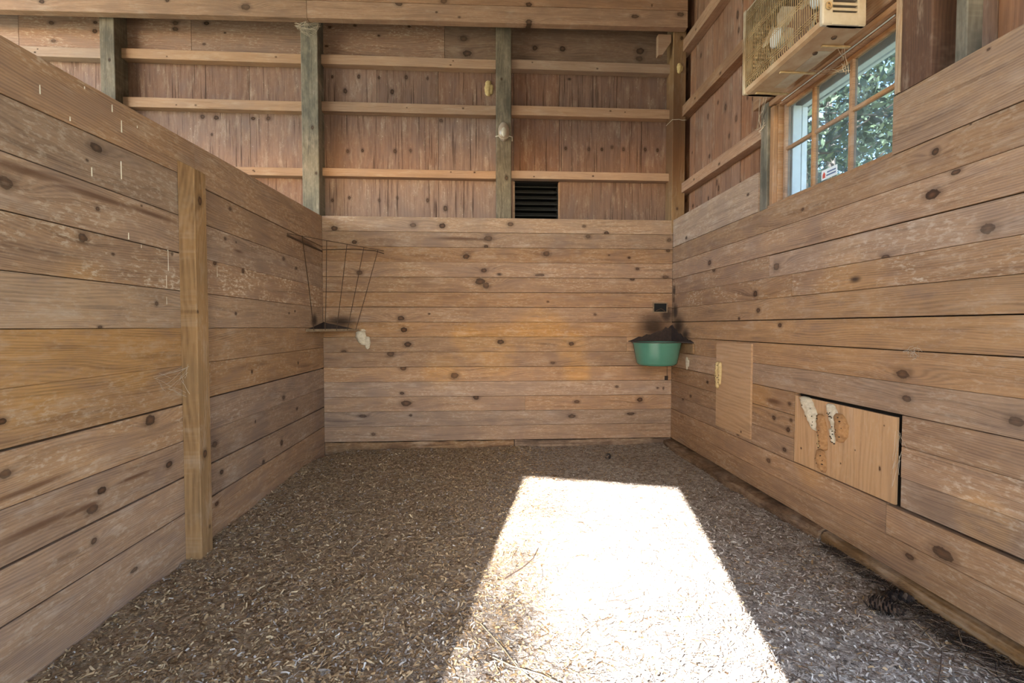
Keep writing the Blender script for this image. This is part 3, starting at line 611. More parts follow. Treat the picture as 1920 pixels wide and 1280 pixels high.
for (a, b_, nm) in ((-6.3, -1.712, 'beam_board'), (-1.708, 2.065, 'beam_board')):
    zo = 4.178+(a+4.51)*0.011
    ex = Vector((1, 0, 0.011)).normalized()
    for q, (o0, h) in enumerate(((0.0, 0.165), (0.168, 0.24))):
        L = (b_-a)
        sp = [(xx-a, zz-(zo+(xx-a)*0.011)-o0, r, k) for (xx, zz, r, k) in K_BEAM if a <= xx < b_ and 0 <= zz-(zo+(xx-a)*0.011)-o0 < h]
        board(nm, bm_, M_BEAM, (a, 4.80, zo+o0), ex, Vector((-0.011, 0, 1)).normalized(), L, h, 0.075, sp, (0, .05, 0.02), c=0.004)
bk = MB().prism([(1.80, 4.02), (1.845, 4.03), (1.935, 4.16), (1.935, 4.235), (1.80, 4.235)], (4.90, 4.96), 1).build('brace_block', M_GIRT)
tag(bk, 'small pale angled brace block under the roof beam at the right corner post', 'brace')

# ---------------------------------------------------------------- window and its framing
wn = empty('window_1', (2.08, 2.77, 2.05)); wn['kind'] = 'structure'
GX = 2.085
def stick(name, a, b_, mat=None, parent=wn): return MB().box(a, b_, 0.003).build(name, mat or M_FRAME, parent)
stick('jamb', (2.03, 3.205, 2.06), (2.12, 3.262, 2.79)); stick('jamb', (2.03, 2.20, 2.06), (2.12, 2.262, 2.79))
stick('head', (2.03, 2.262, 2.745), (2.12, 3.205, 2.79)); 
stick('sash_stile', (2.065, 3.180, 2.09), (2.10, 3.205, 2.745)); stick('sash_stile', (2.065, 2.262, 2.09), (2.10, 2.295, 2.745))
stick('sash_rail', (2.065, 2.295, 2.722), (2.10, 3.180, 2.745)); stick('sash_rail', (2.065, 2.295, 2.085), (2.10, 3.180, 2.106))
for yy in (2.606, 2.914): stick('muntin', (2.066, yy-.012, 2.106), (2.099, yy+.012, 2.722))
for (a, b_) in ((2.295, 2.594), (2.618, 2.902), (2.926, 3.180)): stick('muntin', (2.068, a, 2.428), (2.097, b_, 2.450))
for (a, b_) in ((2.290, 2.600), (2.612, 2.908), (2.920, 3.185)):
    for (c_, d_) in ((2.100, 2.434), (2.444, 2.728)): MB().box((2.082, a, c_), (2.085, b_, d_)).build('pane', M_GLASS, wn)
MB().prism([(1.985, 2.046), (2.12, 2.046), (2.12, 2.088), (1.985, 2.066)], (2.20, 3.25), 1).build('window_sill', M_FRAME, wn)
MB().prism([(2.275, 2.085), (2.20, 2.085), (2.20, 2.150)], (2.03, 2.06), 0).build('corner_block', M_POST, wn)
# white casing and eave board on the outside
stick('outer_casing', (2.20, 3.21, 2.02), (2.24, 3.33, 2.74), M_WHITE); stick('outer_casing', (2.20, 2.10, 2.02), (2.24, 2.245, 2.74), M_WHITE)
stick('reveal', (2.122, 3.192, 2.06), (2.185, 3.209, 2.74), M_WHITE); stick('reveal', (2.122, 2.246, 2.06), (2.238, 2.26, 2.74), M_WHITE)
stick('outer_casing', (2.19, 2.13, 2.74), (2.24, 3.27, 2.86), M_WHITE); stick('outer_casing', (2.19, 2.13, 1.95), (2.26, 3.27, 2.02), M_WHITE)
stick('eave_board', (2.50, 1.4, 2.905), (2.53, 4.6, 2.99), M_WHITE)
stick('soffit', (2.20, 1.4, 2.985), (2.51, 4.6, 3.0), M_WHITE)
MB().tube([(2.02, 2.27, 2.752), (2.02, 3.16, 2.752)], 0.004, 6).build('light_leak_strip', M_STRIP, wn)  # thin white rod drawn in place of a bright leak of daylight
def framing(name, label, o0, o1, mat, spots=(), tint=(0, 0, 0)):
    (x0, y0, z0), (x1, y1, z1) = o0, o1
    o = board(name, None, mat, (x0, y0, z0), '+z', '+y', z1-z0, y1-y0, x1-x0, spots, tint, c=0.004); return tag(o, label, 'post' if 'post' in name or 'stud' in name else 'board')
framing('window_stud', 'weathered grey stud standing at the far side of the small window', (1.985, 3.262, 2.051), (2.08, 3.345, 2.79), M_POST, (), (0, 0, .05))
framing('window_casing', 'thin brown casing strip between the grey stud and the window frame', (2.00, 3.215, 2.066), (2.03, 3.258, 2.745), M_FRAME)
framing('backing_board', 'flat brown board behind the grey stud beside the window', (2.065, 3.350, 2.335), (2.12, 3.47, 2.80), M_FRAME)
framing('window_casing', 'pale brown casing strip at the near side of the window', (1.975, 2.183, 2.335), (2.03, 2.217, 5.1), M_TIMBER, (), (0, .1, 0))
framing('timber_post', 'dark brown stained post at the near side of the window', (1.975, 2.025, 2.33), (2.13, 2.181, 5.1), M_DARKPOST)
framing('timber_post', 'rough split brown stud in the dark corner right of the window', (1.99, 1.885, 2.335), (2.058, 1.935, 5.1), M_POST, (), (0, 0, .2))
hd = empty('window_header', (2.0, 2.77, 2.755)); tag(hd, 'brown wooden header boards above the small window, under the fan', 'board')
board('header_board', hd, M_FRAME, (1.968, 3.42, 2.795), '-y', '+z', 1.20, 0.15, 0.10, [(.5, .07, .012, 1.4)], (0, .1, .1), c=0.004)
board('header_trim', hd, M_FRAME, (1.992, 3.32, 2.758), '-y', '+z', 1.10, 0.034, 0.05, (), (0, .1, 0), c=0.003)
st = empty('window_sticker', (2.08, 2.84, 2.115)); tag(st, 'small white sticker with a red mark on the lower middle window pane', 'sticker')
MB().box((2.0802, 2.715, 2.118), (2.0818, 2.845, 2.178)).build('paper', M_PAPER, st)
MB().prism([(2.835, 2.128), (2.812, 2.128), (2.812, 2.150), (2.823, 2.166), (2.835, 2.150)], (2.0795, 2.0802), 0).build('red_mark', M_RED, st)
for q in range(2): MB().box((2.0795, 2.725, 2.134+q*.018), (2.0802, 2.803-q*.006, 2.143+q*.018)).build('text_line', M_INK, st)

# ---------------------------------------------------------------- the fan above the window
FX0, FX1, FY0, FY1, FZ0, FZ1 = 1.65, 1.875, 2.27, 3.00, 2.695, 3.22
fan = empty('box_fan', (1.76, 2.635, FZ0)); tag(fan, 'old cream box fan with rusty wire grille hung above the small window', 'fan')
bp = MB().prism([(FX0+.004, FZ0+.030), (FX0+.012, FZ0+.008), (FX0+.032, FZ0), (FX1, FZ0), (FX1, FZ0+.008), (FX0+.034, FZ0+.009), (FX0+.018, FZ0+.016), (FX0+.010, FZ0+.032)], (FY0+.01, FY1-.005), 1).build('bottom_panel', M_FANDIRT, fan)
MB().box((FX1-.085, FY0+.22, FZ0-.0012), (FX1-.01, FY1-.12, FZ0)).build('bare_enamel_patch', M_FANBODY, bp)
for yy, x0 in ((FY1-.055, FX0+.06), (FY1-.30, FX0+.06), (FY0+.17, FX0+.12)):
    MB().box((x0, yy-.008, FZ0-.010), (FX1+.05, yy+.008, FZ0-.0002), .002).build('strap', M_GRILLE, bp)
for yy in (FY0+.10, FY0+.24): MB().lathe([(0, -.008), (.010, -.008), (.014, 0), (0, 0)], (FX1-.09, yy, FZ0), 12).build('bolt', M_RUST, bp)
MB().box((FX0+.01, FY0+.01, FZ1-.01), (FX1, FY1-.01, FZ1), .003).build('top_panel', M_FANBODY, fan)
def endcap(y0, y1):
    m_ = MB(); n = 9
    sx0, sx1 = FX0+.055, FX1-.045
    def outline(z): return 0
    m_.box((FX0, y0, FZ0), (sx0, y1, FZ1), .006); m_.box((sx1, y0, FZ0), (FX1, y1, FZ1), .006)
    m_.box((sx0-.008, y0+.0006, FZ0), (sx1+.008, y1-.0006, FZ0+.058)); m_.box((sx0-.008, y0+.0006, FZ1-.05), (sx1+.008, y1-.0006, FZ1))
    zz = FZ0+.070
    while zz < FZ1-.055:
        m_.box((sx0-.008, y0+.004, zz), (sx1+.008, y1-.001, zz+.013)); zz += .026
    return m_
endcap(FY0, FY0+.028).build('end_cap', M_FANCAP, fan); endcap(FY1-.028, FY1).build('end_cap', M_FANBODY, fan)
kb = MB()
for j in range(16):
    a0, a1 = 2*math.pi*j/16, 2*math.pi*(j+1)/16
    kb.tube([(FX0+.026+.013*math.cos(a0), FY0-.006, FZ0+.085+.016*math.sin(a0)), (FX0+.026+.013*math.cos(a1), FY0-.006, FZ0+.085+.016*math.sin(a1))], .004, 5)
kb.box((FX0+.020, FY0-.006, FZ0+.079), (FX0+.032, FY0+.001, FZ0+.091)); kb.build('knob', M_GRILLE, fan)
gr_ = MB(); nW = 40
for j in range(nW):
    yy = FY0+.03+(FY1-FY0-.05)*j/(nW-1)
    bow = 0.0
    gr_.tube([(FX0+.014, yy, FZ0+.012), (FX0+.002, yy, FZ0+.04), (FX0-.004, yy, (FZ0+FZ1)/2), (FX0+.002, yy, FZ1-.04), (FX0+.014, yy, FZ1-.01)], .0020, 4)
for zc in (FZ0+.07, FZ0+.20, FZ0+.33, FZ0+.45):
    for q in (-.013, 0, .013): gr_.tube([(FX0+.020, FY0+.02, zc+q), (FX0-.003, FY0+.06, zc+q), (FX0-.003, FY1-.06, zc+q), (FX0+.03, FY1-.012, zc+q)], .0018, 4)
gr_.build('wire_grille', M_GRILLE, fan)['kind'] = 'stuff'
for yc in (2.455, 2.815):
    hb = MB(); n = 20; vv = []; F = []
    for xx, r in ((1.745, .0), (1.745, .048), (1.752, .055), (1.80, .055), (1.80, 0)):
        for j in range(n): vv.append((xx, yc+r*math.cos(2*math.pi*j/n), 2.955+r*math.sin(2*math.pi*j/n)))
    for i in range(4):
        for j in range(n): F.append((i*n+j, i*n+(j+1) % n, (i+1)*n+(j+1) % n, (i+1)*n+j))
    hb.add(vv, F).build('hub', M_HUB, fan)
    for q in range(4):
        bl = MB(); a = q*math.pi/2+.5; vv = []
        for (r, da) in ((.05, -.35), (.05, .35), (.12, .48), (.165, .42), (.165, -.25), (.12, -.42)):
            aa = a+da; vv.append((1.772+.05*da, yc+r*math.cos(aa), 2.955+r*math.sin(aa)))
        vv += [(p[0]+.003, p[1], p[2]) for p in vv]
        bl.add(vv, [tuple(range(6)), tuple(range(11, 5, -1))]+[(i, (i+1) % 6, 6+(i+1) % 6, 6+i) for i in range(6)]).build('blade', M_FANBODY, fan)
# back frame with two round mouths
bf = MB(); n = 28
for yc in (2.455, 2.815):
    vv = []; F = []
    for j in range(n):
        a = 2*math.pi*j/n; cx, sx = math.cos(a), math.sin(a)
        k_ = min(.18/max(abs(cx), 1e-6), .25/max(abs(sx), 1e-6))
        vv += [(1.860, yc+.17*cx, 2.955+.17*sx), (1.860, yc+k_*cx, 2.955+k_*sx), (1.872, yc+.17*cx, 2.955+.17*sx), (1.872, yc+k_*cx, 2.955+k_*sx)]
    for j in range(n):
        p, q = j*4, ((j+1) % n)*4
        F += [(p, q, q+1, p+1), (p+2, p+3, q+3, q+2), (p, p+2, q+2, q), (p+1, q+1, q+3, p+3)]
    bf.add(vv, F)
bf.build('back_frame', M_RUST, fan)
for yy in (2.40, 2.87): MB().box((FX1-.004, yy-.015, 2.86), (1.972, yy+.015, 2.885), .002).build('wall_bracket', M_RUST, fan)

# ---------------------------------------------------------------- hay rack in the back left corner
hr = empty('hay_rack', (-1.5, 4.75, 1.17)); tag(hr, 'rusty corner hay rack of thin rods in the back left corner', 'hay rack')
A0, A1 = Vector((XL+.006, 4.41, 1.185)), Vector((-1.27, YB-.006, 1.187)); T0, T1 = Vector((XL+.008, 4.03, 1.985)), Vector((-1.015, YB-.008, 1.985))
d_ = (A1-A0).normalized(); nrm = Vector((d_.y, -d_.x, 0))
p0, p1 = A0-d_*.0, A1+d_*.0
fb = MB(); vv = []
for (s_, zz) in ((0, -.012), (.008, -.012), (.008, .012), (0, .012)):
    for p in (p0, p1): vv.append(p+nrm*(s_*.6)+Vector((0, 0, zz)))
fb.add(vv, [(0, 1, 3, 2), (2, 3, 5, 4), (4, 5, 7, 6), (6, 7, 1, 0), (0, 2, 4, 6), (1, 7, 5, 3)]).build('bottom_bar', M_BAR, hr)
MB().tube([T0, T1], .003, 6).build('top_rail', M_RUST, hr)
for f, ft in ((.14, .13), (.34, .36), (.55, .57), (.76, .76), (.93, .93)):
    b0 = A0.lerp(A1, f)+nrm*.002; t0 = T0.lerp(T1, ft); MB().tube([b0+Vector((0, 0, -.005)), b0.lerp(t0, .5)+nrm*.004, t0], .0036, 6).build('rod', M_RUST, hr)
cn = Vector((XL+.004, YB-.004, 1.18))
tr = MB(); tr.add([A0+Vector((0, 0, -.004)), A1+Vector((0, 0, -.004)), cn, A0+Vector((0, 0, 0)), A1+Vector((0, 0, 0)), cn+Vector((0, 0, .004))], [(0, 1, 2), (5, 4, 3), (0, 3, 4, 1), (1, 4, 5, 2), (2, 5, 3, 0)]).build('tray', M_SOOT, hr)
MB().add([A1, cn, cn+Vector((0, 0, .085)), A1+Vector((0, -.004, 0)), cn+Vector((0, -.004, 0)), cn+Vector((0, -.004, .085))], [(0, 1, 2), (5, 4, 3), (0, 3, 4, 1), (1, 4, 5, 2), (2, 5, 3, 0)]).build('back_flange', M_SOOT, hr)
MB().add([A0, cn, cn+Vector((0, 0, .085)), A0+Vector((.004, 0, 0)), cn+Vector((.004, 0, 0)), cn+Vector((.004, 0, .085))], [(0, 1, 2), (5, 4, 3), (0, 3, 4, 1), (1, 4, 5, 2), (2, 5, 3, 0)]).build('side_flange', M_SOOT, hr)
MB().box((XL, 4.04, 1.962), (XL+.010, 4.88, 1.980), .003).build('wall_batten', M_RUST, hr)
MB().tube([(-1.62, YB-.006, 1.99), (-1.30, YB-.01, 2.0), (-1.10, YB-.012, 1.985), (-1.01, YB-.02, 1.955)], .004, 6).build('wall_rail', M_RUST, hr)

# ---------------------------------------------------------------- green corner feeder, outlet box above it
fd = empty('corner_feeder', (1.72, 4.63, 0.83)); tag(fd, 'green plastic feed tub hung in the back right corner', 'feeder')
tcx, tcy = 1.715, 4.632
MB().lathe([(0, .835), (.150, .835), (.182, .842), (.197, .862), (.232, 1.045), (.238, 1.058), (.238, 1.066), (.229, 1.066), (.224, 1.045), (.190, .868), (.176, .852), (0, .848)], (tcx, tcy, 0), 56).build('tub', M_GREEN, fd, True)
fl = MB(); n = 28; outer = [Vector((1.508, YB-.004)), Vector((XR-.004, YB-.004)), Vector((XR-.004, 4.36))]
def tri_r(a):
    d = Vector((math.cos(a), math.sin(a))); best = .246
    for i in range(3):
        p, q = outer[i], outer[(i+1) % 3]; e = q-p; den = d.x*e.y-d.y*e.x
        if abs(den) < 1e-9: continue
        c0 = p-Vector((tcx, tcy)); t_ = (c0.x*e.y-c0.y*e.x)/den; u_ = (c0.x*d.y-c0.y*d.x)/den
        if t_ > 0 and -1e-6 <= u_ <= 1+1e-6: best = max(best, t_)
    return best
angs = sorted([2*math.pi*j/72 for j in range(72)]+[math.atan2(p.y-tcy, p.x-tcx) % (2*math.pi) for p in outer])
vv = []; F = []
for a in angs:
    r = tri_r(a)
    for (rr, zz) in ((.230, 1.062), (r, 1.062), (r, 1.070), (.230, 1.070)): vv.append((tcx+rr*math.cos(a), tcy+rr*math.sin(a), zz))
n = len(angs)
for j in range(n):
    p, q = j*4, ((j+1) % n)*4
    for i in range(4): F.append((p+i, q+i, q+(i+1) % 4, p+(i+1) % 4))
fl.add(vv, F).build('flange', M_SOOT, fd)
# grime-covered back plates rising against the two walls
def plate(name, pts, to):      # ragged grime-caked plate: outline (along, z), given thickness towards the room
    a = [to(u, v, .003) for u, v in pts]; b_ = [to(u, v, .010) for u, v in pts]; n = len(pts)
    MB().add(a+b_, [tuple(range(n)), tuple(range(2*n-1, n-1, -1))]+[(i, (i+1) % n, n+(i+1) % n, n+i) for i in range(n)]).build(name, M_SOOT, fd)
plate('back_plate', [(1.515, 1.07), (XR-.011, 1.07), (XR-.011, 1.235), (1.93, 1.20), (1.905, 1.215), (1.86, 1.165), (1.83, 1.175), (1.77, 1.15), (1.74, 1.135), (1.70, 1.14), (1.65, 1.11), (1.62, 1.115), (1.57, 1.09)], lambda u, v, t_: (u, YB-t_, v))
plate('side_plate', [(4.37, 1.07), (4.44, 1.092), (4.48, 1.09), (4.55, 1.118), (4.60, 1.112), (4.66, 1.15), (4.72, 1.15), (4.78, 1.20), (4.81, 1.195), (4.87, 1.235), (YB-.011, 1.235), (YB-.011, 1.07)], lambda u, v, t_: (XR-t_, u, v))
MB().tube([(1.925, YB-.008, .86), (1.925, YB-.008, .70), (1.921, YB-.01, .665)], .0028, 6).build('hanging_cord', M_RUST, fd)
MB().box((1.90, YB-.012, .655), (1.935, YB-.0005, .70), .003).build('cord_clip', M_SOOT, fd)
ob = empty('outlet_box', (1.845, YB, 1.37)); tag(ob, 'dark open square outlet box in the back wall above the green tub', 'outlet box')
e0 = MB(); e0.box((1.768, YB-.012, 1.367), (1.778, YB-.0005, 1.471)); e0.box((1.912, YB-.012, 1.367), (1.922, YB-.0005, 1.471)); e0.box((1.778, YB-.012, 1.367), (1.912, YB-.0005, 1.376)); e0.box((1.778, YB-.012, 1.462), (1.912, YB-.0005, 1.471))
e0.build('rim', M_BAR, ob); MB().box((1.778, YB-.003, 1.376), (1.912, YB-.0005, 1.462)).build('back', M_VOID, ob)  # flat black plate painted as the shaded depth of the box
MB().tube([(1.80, YB-.006, 1.385), (1.85, YB-.010, 1.41), (1.90, YB-.006, 1.379)], .004, 5).build('wire', M_RUST, ob)
# short wooden block on the right wall under the feeder
fb2 = MB().box((XR-.022, 4.345, .965), (XR-.0005, 4.60, 1.055), .003).build('support_block', M_TIMBER); tag(fb2, 'short brown wooden block on the right wall under the feeder flange', 'block')

# ---------------------------------------------------------------- plywood panels on the right wall
p1 = board('plywood_panel', None, M_PLY, (XR-.016, 3.90, .386), '-y', '+z', .52, .706, .0155, [(.40, .03, .008, 1.2)], (.25, 0, 0), c=.001); tag(p1, 'narrow tall plywood panel nailed on the right wall near the green tub', 'panel')
p2 = board('plywood_panel', None, M_PLY, (XR+.001, 2.155, .360), '+z', '+y', .424, .745, .014, [(.2, .25, .004, 1), (.1, .68, .007, 1), (.15, .09, .006, 2), (.37, .07, .004, 1), (.1, .35, .005, 1)], (.2, 0.1, 0), c=.001); tag(p2, 'wide low plywood panel let into the right wall with a dark gap around it', 'panel')

# ---------------------------------------------------------------- mud nests
def nest(name, label, tubes, mat, wall, holes=0, fat=1.4, group='mud nests'):
    """tubes: lists of (along, z, radius) laid side by side on a wall"""
    root = empty(name, (0, 0, 0)); tag(root, label, 'nest', group)
    for i, (pts, mt) in enumerate(tubes):
        n = 14; vv = []; F = []; fine = []
        for (p, q) in zip(pts, pts[1:]):
            for s_ in range(6): fine.append([p[k]+(q[k]-p[k])*s_/6 for k in range(3)])
        fine.append(list(pts[-1]))
        for j, (a, z_, r) in enumerate(fine):
            r = r*fat
            endf = min(1, .35+.65*math.sin(math.pi*min(1, max(0.0, (j+.6)/(len(fine)+.2)))**.6) if j in (0, len(fine)-1) else 1)
            r2 = r*endf*(1+.16*mnoise.noise(Vector((a*60, z_*60, i))))
            for k in range(n):
                th = math.pi*k/(n-1)
                lat = -math.cos(th)*r2; up = math.sin(th)*r2*.85*(1+.25*mnoise.noise(Vector((a*90, z_*90, th*1.5+i*7))))-.001
                vv.append(wall(a+lat, z_, up))
        for j in range(len(fine)-1):
            for k in range(n-1): F.append((j*n+k, j*n+k+1, (j+1)*n+k+1, (j+1)*n+k))
        F.append(tuple(range(n))); F.append(tuple((len(fine)-1)*n+k for k in range(n)))
        xs_ = [q[0] for q in vv]
        o = MB().add(vv, F).build('mud_tube', mt, root, True)
        if holes:
            hm = MB()
            for _ in range(holes):
                a, z_, r = random.choice(fine[1:-1]); r *= fat; th = random.uniform(.6, 2.5)
                c_ = Vector(wall(a-math.cos(th)*r*.95, z_+random.uniform(-.008, .008), math.sin(th)*r*.83)); nn = (Vector(wall(0, 0, 1))-Vector(wall(0, 0, 0)))
                hm.tube([c_-nn*.006, c_+nn*.0022], .0032, 7)
            hm.build('holes', M_HOLE, o)['kind'] = 'stuff'
    return root
WRm = lambda a, z_, up: (XR-.016-up, a, z_)
WR2 = lambda a, z_, up: (XR+.001-up, a, z_)
WBk = lambda a, z_, up: (a, YB-up, z_)
nest('mud_nest', 'pale yellow mud nest on the edge of the tall plywood panel', [([(3.87, .70, .014), (3.868, .80, .022), (3.862, .90, .022), (3.858, .925, .018)], M_MUD), ([(3.835, .735, .012), (3.830, .85, .018), (3.832, .925, .016)], M_MUD)], M_MUD, WRm, 6)
nest('mud_nest', 'large pale and orange mud nest running down the wide plywood panel',
     [([(2.795, .79, .030), (2.765, .735, .036), (2.735, .69, .034), (2.715, .64, .026), (2.70, .60, .018)], M_MUDW), ([(2.665, .705, .020), (2.650, .64, .026), (2.640, .56, .022), (2.633, .50, .020)], M_MUDO),
      ([(2.672, .60, .012), (2.668, .53, .012), (2.665, .50, .010)], M_MUD), ([(2.655, .50, .020), (2.652, .44, .028), (2.640, .39, .020), (2.632, .37, .010)], M_MUDO)], M_MUD, WR2, 7)
nest('mud_nest', 'smaller pale mud nest near the top middle of the wide plywood panel',
     [([(2.588, .78, .020), (2.565, .73, .026), (2.545, .68, .024), (2.54, .63, .018)], M_MUDW), ([(2.52, .735, .024), (2.495, .68, .032), (2.495, .62, .028), (2.51, .575, .014)], M_MUDO), ([(2.572, .64, .015), (2.566, .595, .013), (2.56, .56, .008)], M_MUDW)], M_MUD, WR2, 8)
nest('mud_nest', 'straw-coloured mud nest on the upper back wall left of the middle post', [([(.045, 3.64, .018), (.04, 3.72, .026), (.05, 3.80, .020)], M_MUD), ([(.075, 3.66, .014), (.075, 3.76, .018)], M_MUD)], M_MUD, lambda a, z_, up: (a, 5.074-up, z_), 0)
nest('mud_nest', 'small straw-coloured mud nest high on the brown corner post', [([(2.02, 3.84, .012), (2.025, 3.90, .020), (2.02, 3.945, .012)], M_MUD), ([(2.042, 3.86, .012), (2.045, 3.92, .014)], M_MUD)], M_MUD, lambda a, z_, up: (a, 4.895-up, z_), 0)
nest('mud_nest', 'pale smear of old mud nest on the right wall below the feeder block', [([(4.515, .80, .012), (4.52, .87, .020), (4.52, .925, .016)], M_MUDW), ([(4.48, .83, .010), (4.482, .90, .014)], M_MUDW)], M_MUDW, lambda a, z_, up: (XR-up*.4, a, z_), 0)
nest('papery_nest', 'torn grey papery nest hanging at the right end of the hay rack bar', [([(-1.255, 1.175, .03), (-1.25, 1.12, .040), (-1.235, 1.07, .036), (-1.215, 1.03, .022)], M_MUDW), ([(-1.195, 1.12, .024), (-1.188, 1.05, .024), (-1.185, .99, .010)], M_MUDW), ([(-1.235, 1.195, .014), (-1.225, 1.17, .022)], M_MUDW)], M_MUDW, WBk, 0, group='')

# ---------------------------------------------------------------- insulator on the middle post
ins = empty('fence_insulator', (.205, 4.93, 3.12)); tag(ins, 'oval whitish insulator strapped to the middle wall post', 'insulator')
M_MILK = plain('milky_plastic', srgb(142, 122, 106), .3, vary=.6, c2=srgb(168, 152, 138), scale=20)
def egg(name, c_, rx, ry, rz, mat, parent):
    n, k = 18, 10; vv = []; F = []
    for i in range(k+1):
        ph = math.pi*i/k
        for j in range(n):
            a = 2*math.pi*j/n; vv.append((c_[0]+rx*math.sin(ph)*math.cos(a), c_[1]+ry*math.sin(ph)*math.sin(a), c_[2]+rz*math.cos(ph)))
    for i in range(k):
        for j in range(n): F.append((i*n+j, i*n+(j+1) % n, (i+1)*n+(j+1) % n, (i+1)*n+j))
    return MB().add(vv, F).build(name, mat, parent, True)
egg('body', (.203, 4.925, 3.215), .058, .045, .100, M_MILK, ins); egg('core', (.203, 4.890, 3.20), .028, .016, .050, M_FANCAP, ins)
MB().tube([(.118, 4.93, 3.165), (.150, 4.915, 3.168), (.165, 4.885, 3.14), (.203, 4.872, 3.118), (.241, 4.885, 3.14), (.256, 4.915, 3.168), (.289, 4.93, 3.165), (.290, 4.95, 3.13)], .006, 7).build('strap_wire', M_FANCAP, ins)
wr_ = MB().tube([(1.948, 5.05, 3.368), (1.952, 4.89, 3.365), (2.02, 4.889, 3.370), (2.06, 4.889, 3.362), (2.10, 4.889, 3.366)], .003, 5).build('wrapped_wire', M_WEB); tag(wr_, 'thin pale wire wrapped around the brown corner post', 'wire')

# ---------------------------------------------------------------- cobwebs
def web(label, anchors, n, r, sag, seed):
    R = random.Random(seed); m_ = MB()
    for _ in range(n):
        a, b_ = R.sample(anchors, 2); a, b_ = Vector(a), Vector(b_)
        j = lambda: Vector((R.uniform(-1, 1), R.uniform(-1, 1), R.uniform(-1, 1)))*.02
        a, b_ = a+j(), b_+j(); m0 = a.lerp(b_, .5)+Vector((0, 0, -sag*R.random()))
        m_.tube([a, a.lerp(m0, .5)+j()*.3, m0, m0.lerp(b_, .5)+j()*.3, b_], r*R.uniform(.5, 1.3), 3, cap=False)
    o = m_.build('cobweb', M_WEB); return tag(o, label, 'cobweb')
web('dusty cobweb bunched where the grey-green post meets the roof beam', [(-1.85, 4.88, 4.19), (-1.62, 4.88, 4.2), (-1.72, 4.88, 4.08), (-1.80, 4.86, 4.13), (-1.65, 4.86, 4.12), (-1.73, 4.84, 4.19)], 46, .0010, .03, 3)
web('ropy cobweb hanging from the fan corner beside the window', [(1.93, 3.22, 2.80), (1.99, 3.40, 2.66), (1.985, 3.33, 2.72), (1.99, 3.36, 2.60), (1.985, 3.28, 2.66)], 16, .0022, .03, 5)
web('stringy cobweb along the window top under the fan', [(1.96, 2.55, 2.79), (2.03, 2.62, 2.72), (2.03, 2.72, 2.74), (1.965, 2.85, 2.78), (2.04, 2.60, 2.66)], 16, .0014, .02, 6)
web('dusty cobweb in the dark gap beside the wide plywood panel', [(XR-.004, 2.15, .72), (XR-.004, 2.12, .62), (XR-.004, 2.155, .52), (XR-.004, 2.14, .44), (XR-.006, 2.10, .66)], 12, .0007, .004, 8)
web('thin cobweb on the plank behind the left wall post', [(XL+.004, 2.64, .95), (XL+.004, 2.50, .90), (XL+.03, 2.66, .85), (XL+.004, 2.42, .97), (XL+.02, 2.66, 1.0)], 22, .0007, .01, 9)
web('small white cobweb tuft on a plank joint of the right wall', [(XR-.003, 2.10, 1.10), (XR-.003, 2.06, 1.12), (XR-.003, 2.04, 1.09), (XR-.003, 2.08, 1.085)], 22, .0011, .004, 10)

# ---------------------------------------------------------------- stall floor
GX0, GX1, GY0, GY1, GS = XL-0.03, XR+0.03, -0.65, YB+0.02, 0.03
nx, ny = int((GX1-GX0)/GS)+1, int((GY1-GY0)/GS)+1
gx = np.linspace(GX0, GX1, nx); gy = np.linspace(GY0, GY1, ny)
H = np.zeros((ny, nx))
for j in range(ny):
    for i in range(nx):
        x, y = gx[i], gy[j]
        f = (x-XL)/(XR-XL)
        h = -0.050+0.024*f*f*(3-2*f)
        h += 0.018*math.exp(-((x+0.9)**2/0.5+(y-4.2)**2/0.8))          # bedding heaped towards the back left
        h -= 0.06*math.exp(-((x-XL)**2/0.03+(y-YB)**2/0.06))           # trodden hollow in the corner
        h += 0.016*mnoise.noise(Vector((x*1.7, y*1.7, 3.1)))+0.010*mnoise.noise(Vector((x*5, y*5, 1.1)))+0.005*mnoise.noise(Vector((x*17, y*17, 7.7)))
        H[j, i] = h
H[:, :] += 0.012*np.exp(-((gx[None, :]-XL)/0.10))*0.5
def fz(x, y):
    fx = np.clip((np.asarray(x)-GX0)/(gx[1]-gx[0]), 0, nx-1.001); fy = np.clip((np.asarray(y)-GY0)/(gy[1]-gy[0]), 0, ny-1.001)
    i = fx.astype(int); j = fy.astype(int); a = fx-i; b_ = fy-j
    return H[j, i]*(1-a)*(1-b_)+H[j, i+1]*a*(1-b_)+H[j+1, i]*(1-a)*b_+H[j+1, i+1]*a*b_
vv = [(gx[i], gy[j], H[j, i]) for j in range(ny) for i in range(nx)]
F = [(j*nx+i, j*nx+i+1, (j+1)*nx+i+1, (j+1)*nx+i) for j in range(ny-1) for i in range(nx-1)]
M_FLOOR, t, b = newmat('stall_dirt')
P = t.n('ShaderNodeNewGeometry').outputs['Position']
n1 = t.noise(P, 2.2, 4, 0.6); n2 = t.noise(P, 26, 5, 0.7); n3 = t.noise(P, 110, 3, 0.7)
c = t.mix(t.step(n2, 0.36, 0.66), srgb(188, 178, 168), srgb(134, 122, 112))
c = t.mix(t.step(n3, 0.42, 0.68, 0, .6), c, srgb(92, 78, 66))
px, py, pz = t.sep(P)
bed = t.step(t.m('ADD', t.m('ADD', px, t.m('MULTIPLY', py, -0.12)), t.m('MULTIPLY', n1, 0.8)), 0.45, -0.35)   # how much of it is bedding
c = t.mix(t.m('MULTIPLY', bed, .75), c, t.mix(t.step(n2, 0.35, 0.65), srgb(176, 148, 112), srgb(120, 96, 68)))
c = t.mix(t.step(n1, 0.52, 0.72, 0, 0.3), c, srgb(92, 80, 70))
t.put(b.inputs['Base Color'], c); b.inputs['Roughness'].default_value = 0.95; b.inputs['Specular IOR Level'].default_value = 0.1
